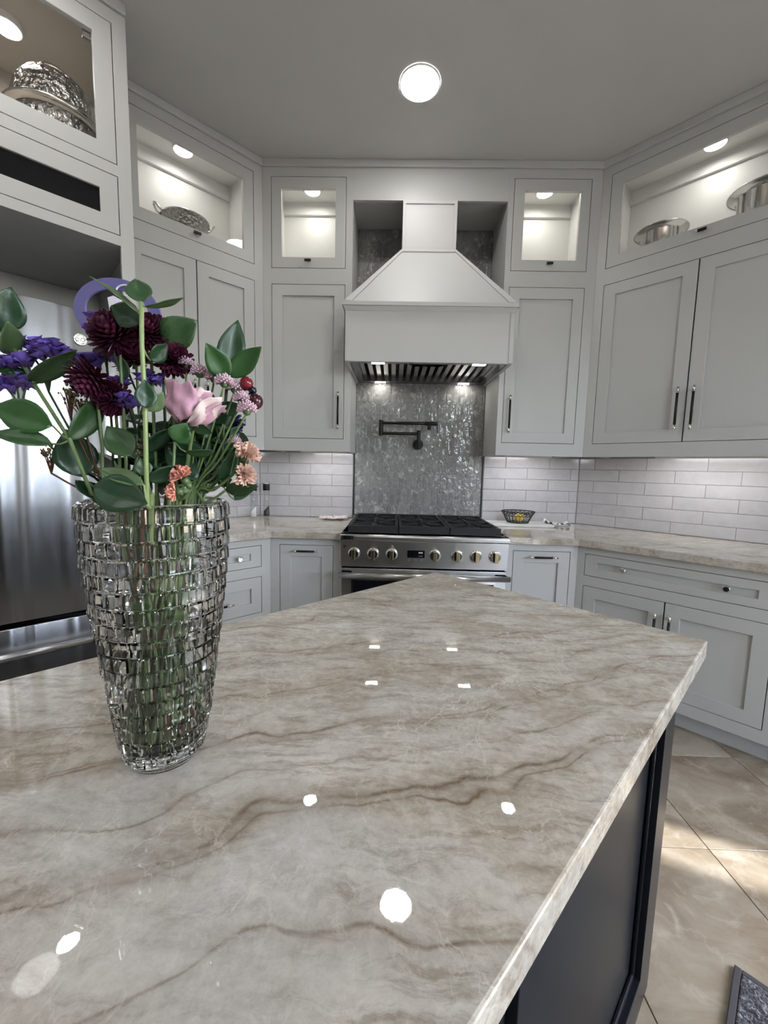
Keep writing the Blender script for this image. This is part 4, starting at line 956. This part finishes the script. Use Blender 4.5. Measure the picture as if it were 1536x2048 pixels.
LEAVES = [([-0.4162, -2.53, 1.4196], [-0.4277, -2.52, 1.445], 0.0194, 0, 1), ([-0.4199, -2.53, 1.4099], [-0.4647, -2.53, 1.4422], 0.006, 3, 0.25), ([-0.4135, -2.53, 1.4166], [-0.3773, -2.53, 1.4255], 0.0069, 3, 0.3), ([-0.4302, -2.51, 1.4091], [-0.4592, -2.51, 1.4241], 0.0215, 1, 1), ([-0.4097, -2.54, 1.3229], [-0.4101, -2.54, 1.3485], 0.0157, 1, 1), ([-0.414, -2.53, 1.3219], [-0.3994, -2.53, 1.3398], 0.0133, 3, 0.9), ([-0.4149, -2.54, 1.2521], [-0.4656, -2.53, 1.2665], 0.0141, 3, 0.9), ([-0.4189, -2.53, 1.2603], [-0.4235, -2.53, 1.2775], 0.013, 0, 1), ([-0.4232, -2.52, 1.2551], [-0.395, -2.51, 1.2706], 0.0159, 1, 0.8), ([-0.4293, -2.475, 1.4014], [-0.3916, -2.475, 1.4244], 0.0288, 0, 1), ([-0.3602, -2.475, 1.3643], [-0.3734, -2.495, 1.3953], 0.0214, 2, 1), ([-0.3659, -2.465, 1.3696], [-0.3556, -2.455, 1.432], 0.0252, 1, 1), ([-0.3586, -2.475, 1.3665], [-0.32, -2.485, 1.3956], 0.0193, 2, 1), ([-0.6025, -2.475, 1.4089], [-0.5897, -2.475, 1.4549], 0.0289, 1, 1), ([-0.5982, -2.475, 1.3862], [-0.5777, -2.495, 1.4145], 0.0226, 3, 0.8), ([-0.5762, -2.475, 1.3562], [-0.5069, -2.495, 1.3867], 0.0217, 0, 0.8), ([-0.5718, -2.475, 1.3563], [-0.619, -2.475, 1.3733], 0.0163, 0, 0.7), ([-0.5242, -2.51, 1.3078], [-0.5833, -2.51, 1.3263], 0.0292, 2, 1), ([-0.5263, -2.51, 1.2898], [-0.5694, -2.53, 1.2981], 0.0182, 0, 0.8), ([-0.5091, -2.51, 1.2942], [-0.496, -2.475, 1.3451], 0.0222, 0, 0.9), ([-0.5225, -2.475, 1.2554], [-0.5395, -2.475, 1.3079], 0.0354, 1, 1), ([-0.4458, -2.51, 1.2795], [-0.476, -2.5, 1.3098], 0.0243, 0, 1), ([-0.4629, -2.54, 1.2501], [-0.4057, -2.55, 1.2352], 0.0312, 1, 1), ([-0.3641, -2.475, 1.2453], [-0.3213, -2.495, 1.2516], 0.0154, 0, 0.9), ([-0.3476, -2.475, 1.3076], [-0.3373, -2.475, 1.2982], 0.0109, 0, 0.7), ([-0.4003, -2.51, 1.2945], [-0.3876, -2.51, 1.3135], 0.0191, 2, 1), ([-0.3894, -2.51, 1.2848], [-0.3609, -2.51, 1.2874], 0.007, 0, 0.5), ([-0.4244, -2.42, 1.3833], [-0.4073, -2.42, 1.3877], 0.0145, 1, 0.9), ([-0.4227, -2.51, 1.3738], [-0.4103, -2.5, 1.3912], 0.0168, 1, 0.8), ([-0.4716, -2.475, 1.3613], [-0.4838, -2.475, 1.3923], 0.0162, 1, 0.6), ([-0.3955, -2.475, 1.2556], [-0.4306, -2.475, 1.2875], 0.0253, 1, 0.9), ([-0.4063, -2.42, 1.2724], [-0.4177, -2.42, 1.3146], 0.0247, 1, 0.8), ([-0.3705, -2.475, 1.2562], [-0.3506, -2.475, 1.2893], 0.0187, 1, 0.8), ([-0.4878, -2.475, 1.2534], [-0.562, -2.42, 1.2873], 0.0332, 1, 0.9), ([-0.437, -2.475, 1.2656], [-0.5112, -2.42, 1.3006], 0.033, 1, 0.9), ([-0.3543, -2.475, 1.2345], [-0.3345, -2.475, 1.257], 0.0144, 1, 0.8), ([-0.5058, -2.475, 1.2308], [-0.5328, -2.475, 1.2524], 0.0223, 1, 0.7)]
VB = (VC.x, VC.y, VC.z+.02)
def branch(label, stem_pts, leaves, r, mat, name='leaf_branch'):
    t = fthing(name, label, 'foliage', VB, 'leafy branches in the vase')
    low = stem_path(stem_pts[0])[:-1]
    pts = low+[Vector(p) for p in stem_pts]; b = MB(); ps = [p-t.location for p in pts]
    b.tube(ps, [r*(1.1-.3*i/len(ps)) for i in range(len(ps))], 10); b.build('stem', mat, t)
    for i in leaves:
        leaf(t, LEAVES[i])
        B = Vector(LEAVES[i][0]); q = min(pts, key=lambda p: (p-B).length)
        if .002 < (q-B).length < .08:
            b = MB(); b.tube([q-t.location, (q+B)/2-t.location+Vector((0, 0, -.002)), B-t.location], r*.4, 6); b.build('leaf_stalk', mat, t)
    return t
branch('upright leafy branch with a thick pale stem in front of the bouquet', [[-.4159, -2.535, 1.2327], [-.4139, -2.535, 1.3313], [-.4178, -2.53, 1.3822], [-.4167, -2.53, 1.4205]], [0, 1, 2, 3, 4, 5, 6, 7, 8, 28], .0025, 'stem_pale')
branch('leafy branch leaning far out to the left edge of the picture', [[-.5126, -2.475, 1.2306], [-.5076, -2.51, 1.2942], [-.5708, -2.475, 1.3542], [-.6069, -2.475, 1.4212]], [13, 14, 15, 16, 17, 18, 19, 20, 36], .0024, 'stem')
branch('branch ending in three pointed leaves above the pink button flowers', [[-.372, -2.47, 1.26], [-.368, -2.47, 1.31], [-.3600, -2.475, 1.368]], [10, 11, 12], .0020, 'stem_dark')
branch('branch with one broad rounded leaf beside the burgundy flowers', [[-.435, -2.465, 1.26], [-.438, -2.46, 1.34], [-.4300, -2.475, 1.4014]], [9, 27], .0019, 'stem_dark')
branch('short dark leaf hanging over the front rim of the vase', [[-.4629, -2.520, 1.245]], [22], .0020, 'stem_dark')
branch('low leafy sprig at the right rim of the vase', [[-.378, -2.47, 1.236], [-.3641, -2.475, 1.2453]], [23, 24, 32, 35], .0017, 'stem')
branch('bright green leafy sprig in the middle under the pink rose', [[-.41, -2.50, 1.25], [-.4003, -2.51, 1.2945]], [25, 26, 30, 31], .0017, 'stem')
branch('dark leafy sprig low in the middle of the bouquet', [[-.46, -2.49, 1.245], [-.4458, -2.50, 1.2795]], [21, 29, 33, 34], .0018, 'stem_dark')
# chrysanthemums
def mum(P, r, face, label, mat='burgundy', n=150, name='chrysanthemum', group='burgundy chrysanthemums'):
    t = fthing(name, label, 'flower', P, group); face = Vector(face).normalized(); a = face.orthogonal().normalized(); c_ = face.cross(a); b = MB()
    for k in range(n):
        u = (k+.5)/n; th = math.acos(1-u*1.55); ph = k*2.39996; d = face*math.cos(th)+(a*math.cos(ph)+c_*math.sin(ph))*math.sin(th)
        L = r*(.80+.25*math.sin(th))*fr.uniform(.86, 1.1); w = r*.27; sdv = d.cross(face+a*.1).normalized(); nv = sdv.cross(d).normalized(); c0_ = d*r*.18
        pts = []
        for q, wq, up in ((0, .35, 0), (.4, .8, .04), (.75, 1., .10), (.95, .75, .20), (1., .15, .26)):
            for v in (-1, 0, 1): pts.append(c0_+d*(L*q)+sdv*(v*w*.5*wq)+nv*(r*up*.7+(abs(v)*w*.22*wq)))
        b.smooth = True; b.add(pts, [(3*i+j, 3*i+3+j, 3*i+4+j, 3*i+1+j) for i in range(4) for j in range(2)])
    b.build('bloom', mat, t)
    b = MB(); b.ball(-face*r*.10, r*.30, 12); b.build('calyx', LEAFM[0], t)
    stemof(t, Vector(P)-face*r*.2, .0019, 'stem'); return t
MUMS = [([-0.4691, -2.49, 1.4022], 0.0257), ([-0.4425, -2.475, 1.4094], 0.0223), ([-0.4176, -2.475, 1.382], 0.0192), ([-0.4923, -2.495, 1.3581], 0.0237), ([-0.4788, -2.485, 1.3405], 0.0191), ([-0.4947, -2.42, 1.3961], 0.0241)]
for (P, r), fc, lb in zip(MUMS, ((-.15, -.75, .6), (.25, -.7, .6), (.5, -.6, .45), (-.35, -.35, -.55), (.1, -.9, .1), (-.2, -.3, .9)),
    ('largest burgundy chrysanthemum just left of the pale upright stem', 'burgundy chrysanthemum just right of the pale upright stem', 'burgundy chrysanthemum above the pink rose', 'drooping burgundy chrysanthemum on the left seen from below', 'lowest burgundy chrysanthemum in the middle of the bouquet', 'burgundy chrysanthemum half hidden behind the front blooms')): mum(P, r*.84, fc, lb)
NAVY = [([-0.3793, -2.42, 1.3226], 0.0134)]
mum(NAVY[0][0], NAVY[0][1], (.6, -.6, -.1), 'small dark blue flower on the right under the button flowers', 'navyp', 50, 'blue_flower', None)
# statice
STATICE = [([-0.4882, -2.475, 1.4229], 0.0127), ([-0.4984, -2.475, 1.4126], 0.0096), ([-0.5582, -2.475, 1.3941], 0.0139), ([-0.5834, -2.465, 1.3988], 0.0121), ([-0.5455, -2.475, 1.3881], 0.0118), ([-0.5933, -2.475, 1.379], 0.014), ([-0.6017, -2.475, 1.3558], 0.013), ([-0.5806, -2.475, 1.3572], 0.0098), ([-0.5171, -2.475, 1.3803], 0.0118), ([-0.5061, -2.465, 1.3863], 0.011), ([-0.4617, -2.485, 1.3377], 0.0106), ([-0.4783, -2.475, 1.3591], 0.0086), ([-0.4432, -2.475, 1.3639], 0.0097), ([-0.4662, -2.475, 1.3372], 0.0076)]
def statice(items, label):
    items = [(p_, r_*1.25) for p_, r_ in items]
    P0 = sum((Vector(p) for p, r in items), Vector())/len(items); t = fthing('statice_sprig', label, 'flower', P0, 'violet statice sprigs'); node = P0+Vector((0, .004, -.045))
    stemof(t, node, .0015, 'stem_dark')
    for P, r in items:
        P = Vector(P); b = MB()
        for k in range(16):
            c0_ = P+Vector((fr.uniform(-1, 1)*r*1.0, fr.uniform(-1, 1)*r*.5, fr.uniform(-.35, .35)*r)); ax = (Vector((fr.uniform(-.5, .5), fr.uniform(-.7, .1), 1))).normalized(); a = ax.orthogonal().normalized(); c_ = ax.cross(a); rr = r*fr.uniform(.40, .60); m_ = 10; pts = [c0_-ax*rr*.9]
            for lv, (hq, rq) in enumerate(((0., .55), (.35, 1.))):
                for q in range(m_):
                    an = 2*math.pi*q/m_; wv = 1+.18*math.sin(an*5+k)*lv; pts.append(c0_+ax*(rr*hq*(1+.3*math.sin(an*5)*lv))+(a*math.cos(an)+c_*math.sin(an))*rr*rq*wv)
            b.smooth = True; b.add([p-t.location for p in pts], [(0, 1+q, 1+(q+1) % m_) for q in range(m_)]+[(1+q, 1+m_+q, 1+m_+(q+1) % m_, 1+(q+1) % m_) for q in range(m_)])
        b.build('florets', 'violet', t)
        b = MB(); b.tube([node-t.location, (node+P)/2-t.location+Vector((0, 0, .004)), P-t.location-Vector((0, 0, r*.4))], .0010, 6); b.build('stalk', 'stem_dark', t)
    return t
for idx, lb in (((0, 1), 'violet statice sprig at the top left of the burgundy flowers'), ((2, 3, 4), 'violet statice sprig spreading in front of the refrigerator'), ((5, 6, 7), 'violet statice sprig at the left edge of the picture'), ((8, 9), 'violet statice sprig between refrigerator emblem and burgundy flowers'), ((10, 11, 12, 13), 'violet statice sprig low in the centre behind the pale stem')): statice([STATICE[i] for i in idx], lb)
# pink button chrysanthemums
BUTTON = [([-0.3748, -2.475, 1.3651], 0.0086), ([-0.3599, -2.485, 1.3586], 0.0089), ([-0.3528, -2.475, 1.3546], 0.0086), ([-0.3417, -2.485, 1.3416], 0.0084), ([-0.3342, -2.49, 1.3302], 0.0094), ([-0.4047, -2.475, 1.3791], 0.0075), ([-0.3904, -2.475, 1.37], 0.0086), ([-0.3532, -2.475, 1.2978], 0.0071)]
def button(P, r, label):
    t = fthing('button_flower', label, 'flower', P, 'pink button flowers'); b = MB(); n = 70
    for k in range(n):
        u = (k+.5)/n; th = math.acos(1-u*1.25); ph = k*2.39996; d = Vector((math.sin(th)*math.cos(ph), math.sin(th)*math.sin(ph), math.cos(th)*.8)).normalized(); sdv = d.orthogonal().normalized(); s2 = d.cross(sdv)
        c0_ = d*r*.45; tip = d*r*fr.uniform(.92, 1.05); w = r*.13
        b.add([c0_+sdv*w, c0_-sdv*w*.5+s2*w*.8, c0_-sdv*w*.5-s2*w*.8, tip+sdv*w*.9, tip-sdv*w*.45+s2*w*.75, tip-sdv*w*.45-s2*w*.75], [(0, 1, 4, 3), (1, 2, 5, 4), (2, 0, 3, 5), (3, 4, 5)])
    b.build('bloom', 'buttonp', t)
    b = MB(); b.ball((0, 0, -r*.12), r*.45, 10); b.build('calyx', LEAFM[3], t); stemof(t, Vector(P)-Vector((0, 0, r*.3)), .0013, 'stem'); return t
for (P, r), lb in zip(BUTTON, ('first pink button flower next to the rose', 'second pink button flower out from the rose', 'third pink button flower under the trio of leaves', 'fourth pink button flower near the berries', 'outermost pink button flower below the berries', 'pale pink button flower tucked under the burgundy bloom', 'pale pink button flower above the rose', 'small white button flower low on the right')): button(P, r*1.12, lb)
# rose
ROSE = [([-0.3884, -2.495, 1.3355], 0.0216)]
P, r = ROSE[0][0], ROSE[0][1]*1.12; t = fthing('pink_rose', 'fading pink rose with papery petals on the right of the bouquet', 'flower', P)
for k in range(14):
    lay = k//5; an = k*2.2+lay*.7; rr = r*(1.02, .84, .60)[min(lay, 2)]; b = MB(); b.smooth = True; nl, nw = 12, 10; vs = []; op = (1.60, 1.85, 2.15)[min(lay, 2)]+fr.uniform(-.15, .15)
    for i in range(nl+1):
        u = i/nl; th = .25+op*u
        for j in range(nw+1):
            v = j/nw*2-1; a = an+v*(.95-.25*(u-.5)**2*4)
            q = rr*(1+.09*math.sin(v*9+k)*u+.07*math.sin(u*11+k*3+v*5)); lip = (u > .78)*(u-.78)*rr*1.3
            vs.append(((q*math.sin(th)+lip)*math.cos(a), (q*math.sin(th)+lip)*math.sin(a)*.9, -q*math.cos(th)*.98+.09*rr*math.sin(v*8+k*2)*u))
    b.add(vs, [(i*(nw+1)+j, i*(nw+1)+j+1, (i+1)*(nw+1)+j+1, (i+1)*(nw+1)+j) for i in range(nl) for j in range(nw)])
    o = b.build('petal', 'rosep' if k % 4 else 'rosep2', t); o.rotation_euler = (-.35, .30, 0); sm = o.modifiers.new('thick', 'SOLIDIFY'); sm.thickness = .0004
for k in range(5):
    a = 2*math.pi*k/5; lb_ = leafmesh(Vector(P)+Vector((0, 0, -r*.95)), Vector(P)+Vector((math.cos(a)*r*.8, math.sin(a)*r*.8, -r*1.25)), r*.4, .9); lb_.v = [tuple(Vector(v)-t.location) for v in lb_.v]; lb_.build('sepal', LEAFM[0], t)
stemof(t, Vector(P)-Vector((0, 0, r*.95)), .0022, 'stem')
# carnations
CARN = [([-0.3372, -2.485, 1.2828], 0.0149), ([-0.3388, -2.49, 1.2637], 0.0138), ([-0.3933, -2.51, 1.2591], 0.0122), ([-0.3955, -2.52, 1.2449], 0.0099)]
def carnation(P, r, face, mat, label):
    t = fthing('carnation', label, 'flower', P, 'carnations low on the right'); face = Vector(face).normalized(); a0_ = face.orthogonal().normalized(); c_ = face.cross(a0_); b = MB(); b.smooth = True
    for k in range(20):
        an = k*2.39996; tilt = .25+1.15*(k/20); d0 = (a0_*math.cos(an)+c_*math.sin(an)); dd = face*math.cos(tilt)+d0*math.sin(tilt); sdv = face.cross(d0).normalized(); nv = sdv.cross(dd).normalized(); L = r*fr.uniform(.85, 1.1); w = r*.62; m_ = 8; pts = []
        for i in range(4):
            u = i/3
            for j in range(m_+1):
                v = j/m_*2-1; pts.append(dd*(L*(.15+.85*u)+(.05*r*(1 if j % 2 else -1) if i == 3 else 0))+sdv*(v*w*.5*(.2+.8*u))+nv*(r*.16*math.sin(v*7+k)*u))
        b.add(pts, [(i*(m_+1)+j, i*(m_+1)+j+1, (i+1)*(m_+1)+j+1, (i+1)*(m_+1)+j) for i in range(3) for j in range(m_)])
    b.build('bloom', mat, t)
    b = MB(); q0 = -face*r*.05; q1 = -face*r*1.15; b.cyl(q0, q0.lerp(q1, .5), r*.30, r*.34, 14); b.cyl(q0.lerp(q1, .5), q1, r*.34, r*.18, 14); b.build('calyx', LEAFM[3], t); stemof(t, Vector(P)+q1, .0017, 'stem'); return t
for (P, r), fc, mt, lb in zip(CARN, ((.45, -.55, .6), (.7, -.6, -.1), (-.3, -.5, .75), (-.75, -.55, -.1)), ('peach', 'peach', 'coral', 'coral'), ('pale peach carnation at the right edge of the bouquet', 'peach carnation just under the paler one at the right', 'coral carnation above the vase rim', 'lower coral carnation touching the vase rim')): carnation(P, r, fc, mt, lb)
# berries
BERRY = [([-0.3398, -2.475, 1.36], 0.007), ([-0.3334, -2.475, 1.3528], 0.0043), ([-0.3286, -2.48, 1.3406], 0.008)]
t = fthing('berry_sprig', 'sprig of dark red berries at the right of the bouquet', 'berries', BERRY[0][0]); nd = Vector((-.352, -2.47, 1.335)); stemof(t, nd, .0013, 'stem_dark')
for (P, r), mt in zip(BERRY, ('berry', 'berry3', 'berry2')):
    b = MB(); b.ball(Vector(P)-t.location, r, 20, (1, 1, 1.05)); b.build('berry', mt, t); b = MB(); b.tube([nd-t.location, Vector(P)-t.location], .0009, 6); b.build('stalk', 'stem_dark', t)
# dried filler
DRIED = [([-0.5329, -2.475, 1.3444], 0.0119), ([-0.5197, -2.475, 1.334], 0.0098), ([-0.559, -2.475, 1.282], 0.0099), ([-0.4557, -2.475, 1.2843], 0.0088), ([-0.4739, -2.42, 1.3014], 0.0111)]
for (P, r), lb in zip(DRIED, ('brown dried filler sprig left of the drooping burgundy flower', 'brown dried filler sprig under the drooping burgundy flower', 'brown dried filler sprig low at the left', 'brown dried filler sprig behind the pale stem', 'brown dried filler sprig deep in the bouquet centre')):
    t = fthing('dried_sprig', lb, 'foliage', P, 'dried filler sprigs'); b = MB()
    for k in range(26):
        c0_ = Vector((fr.gauss(0, .5), fr.gauss(0, .4), fr.gauss(0, .5)))*r; b.ball(c0_, r*fr.uniform(.08, .17), 6, (1, 1, 1.4))
    b.build('bracts', 'dried', t); b = MB()
    for k in range(9):
        c0_ = Vector((fr.gauss(0, .5), fr.gauss(0, .4), fr.uniform(-.1, .6)))*r; b.tube([(0, 0, -r*2.4), c0_*.5+Vector((0, 0, -r*.8)), c0_], .0006, 5)
    b.build('twigs', 'stem_brown', t); stemof(t, Vector(P)-Vector((0, 0, r*2.3)), .0012, 'stem_brown')
# plain stems standing among the flowers
for k in range(26):
    u = fr.uniform(-1, 1); P = Vector((AX.x+.020+u*.070, AX.y+fr.uniform(-.04, .05), VC.z+H+fr.uniform(.03, .13)))
    t = fthing('bare_stem', 'thin green stem standing among the bouquet flowers', 'stem', VB, 'loose green stems'); b = MB(); pts = [q-t.location for q in stem_path(P)]; b.tube(pts, fr.uniform(.0011, .0019), 7); b.build('stalk', ('stem', 'stem_dark', 'stem')[k % 3], t)
    for q in range(7):
        B_ = pts[-1-q]+t.location; T_ = B_+Vector((fr.uniform(-.035, .035), fr.uniform(-.02, .02), fr.uniform(-.005, .026))); leaf(t, (B_, T_, fr.uniform(.010, .022), fr.choice((0, 1, 1, 1)), .8))
# stems and leaves under water
for k in range(5):
    a = k*1.3+.4; zb = VC.z+.07+.035*k; B_ = AX+Vector((.02*math.cos(a), .02*math.sin(a), zb)); T_ = AX+Vector((.055*math.cos(a+.5), .055*math.sin(a+.5), zb+.035))
    t = fthing('submerged_leaf', ('lowest', 'second lowest', 'middle', 'second highest', 'highest')[k]+' green leaf showing through the crystal vase', 'leaf', B_, 'leaves inside the vase'); lf = leafmesh(B_, T_, .016, .9); lf.v = [tuple(Vector(v)-t.location) for v in lf.v]; lf.build('leaf_blade', LEAFM[2 if k % 2 else 0], t)
    b = MB(); e_ = Vector((-.012*math.cos(a), -.012*math.sin(a), -.03)); b.tube([(0, 0, 0), e_], .001, 6); b.build('leaf_stalk', 'stem', t)
for k in range(5):
    a = k*1.256; r0 = .018; b = MB(); t = fthing('cut_stem', 'reddish brown cut stem inside the lower vase', 'stem', VB, 'brown stems in the vase')
    b.tube([(r0*math.cos(a), r0*math.sin(a), .004), (.5*r0*math.cos(a+.8), .5*r0*math.sin(a+.8), .09), (1.6*r0*math.cos(a+2.), 1.6*r0*math.sin(a+2.), .20), (2.*r0*math.cos(a+2.4), 2.*r0*math.sin(a+2.4), .30)], .0032, 8); b.build('stalk', 'stem_brown', t); b = MB(); b.cyl((r0*math.cos(a), r0*math.sin(a), .0038), (r0*math.cos(a), r0*math.sin(a), .0028), .0030, n=8); b.build('cut_end', 'stem_pale', t)
# lavender ring ornament standing in the bouquet
RC = Vector((-.5129, -2.42, 1.4500)); t = fthing('ring_ornament', 'flat lavender ring ornament behind the burgundy flowers', 'ornament', RC); b = MB(); n = 48; ro, ri = .0530, .0390
vs = []
for y in (-.0015, .0015):
    for rr in (ro, ri):
        for k in range(n): vs.append((rr*math.cos(2*math.pi*k/n), y, (.73*ro if rr == ro else .66*ri)*math.sin(2*math.pi*k/n)))
fs = []
for k in range(n):
    q = (k+1) % n; fs += [(k, q, n+q, n+k), (2*n+k, 3*n+k, 3*n+q, 2*n+q), (k, 2*n+k, 2*n+q, q), (n+k, n+q, 3*n+q, 3*n+k)]
b.add(vs, fs); o = b.build('ring', 'purple_card', t, .0004); o.rotation_euler.y = .21
b = MB(); b.tube([(.012+.010*math.cos(2*math.pi*k/24), -.004, .024+.006*math.sin(2*math.pi*k/24)) for k in range(24)], .0010, 6, True); b.build('small_ring', 'white_card', t)
b = MB(); b.prismy([(-.006, -.010), (.000, -.010), (.003, .000), (.006, -.012), (.012, -.014), (.006, .014), (-.002, .018), (-.009, .016)], -.004, -.001); b.build('letter_piece', 'white_card', t)
b = MB(); b.tube([(0, .003, -.049), (.03, .0, -.12), (.05, -.03, -.22), (.055, -.03, -.48)], .0013, 6); b.build('pick', 'stem_dark', t)
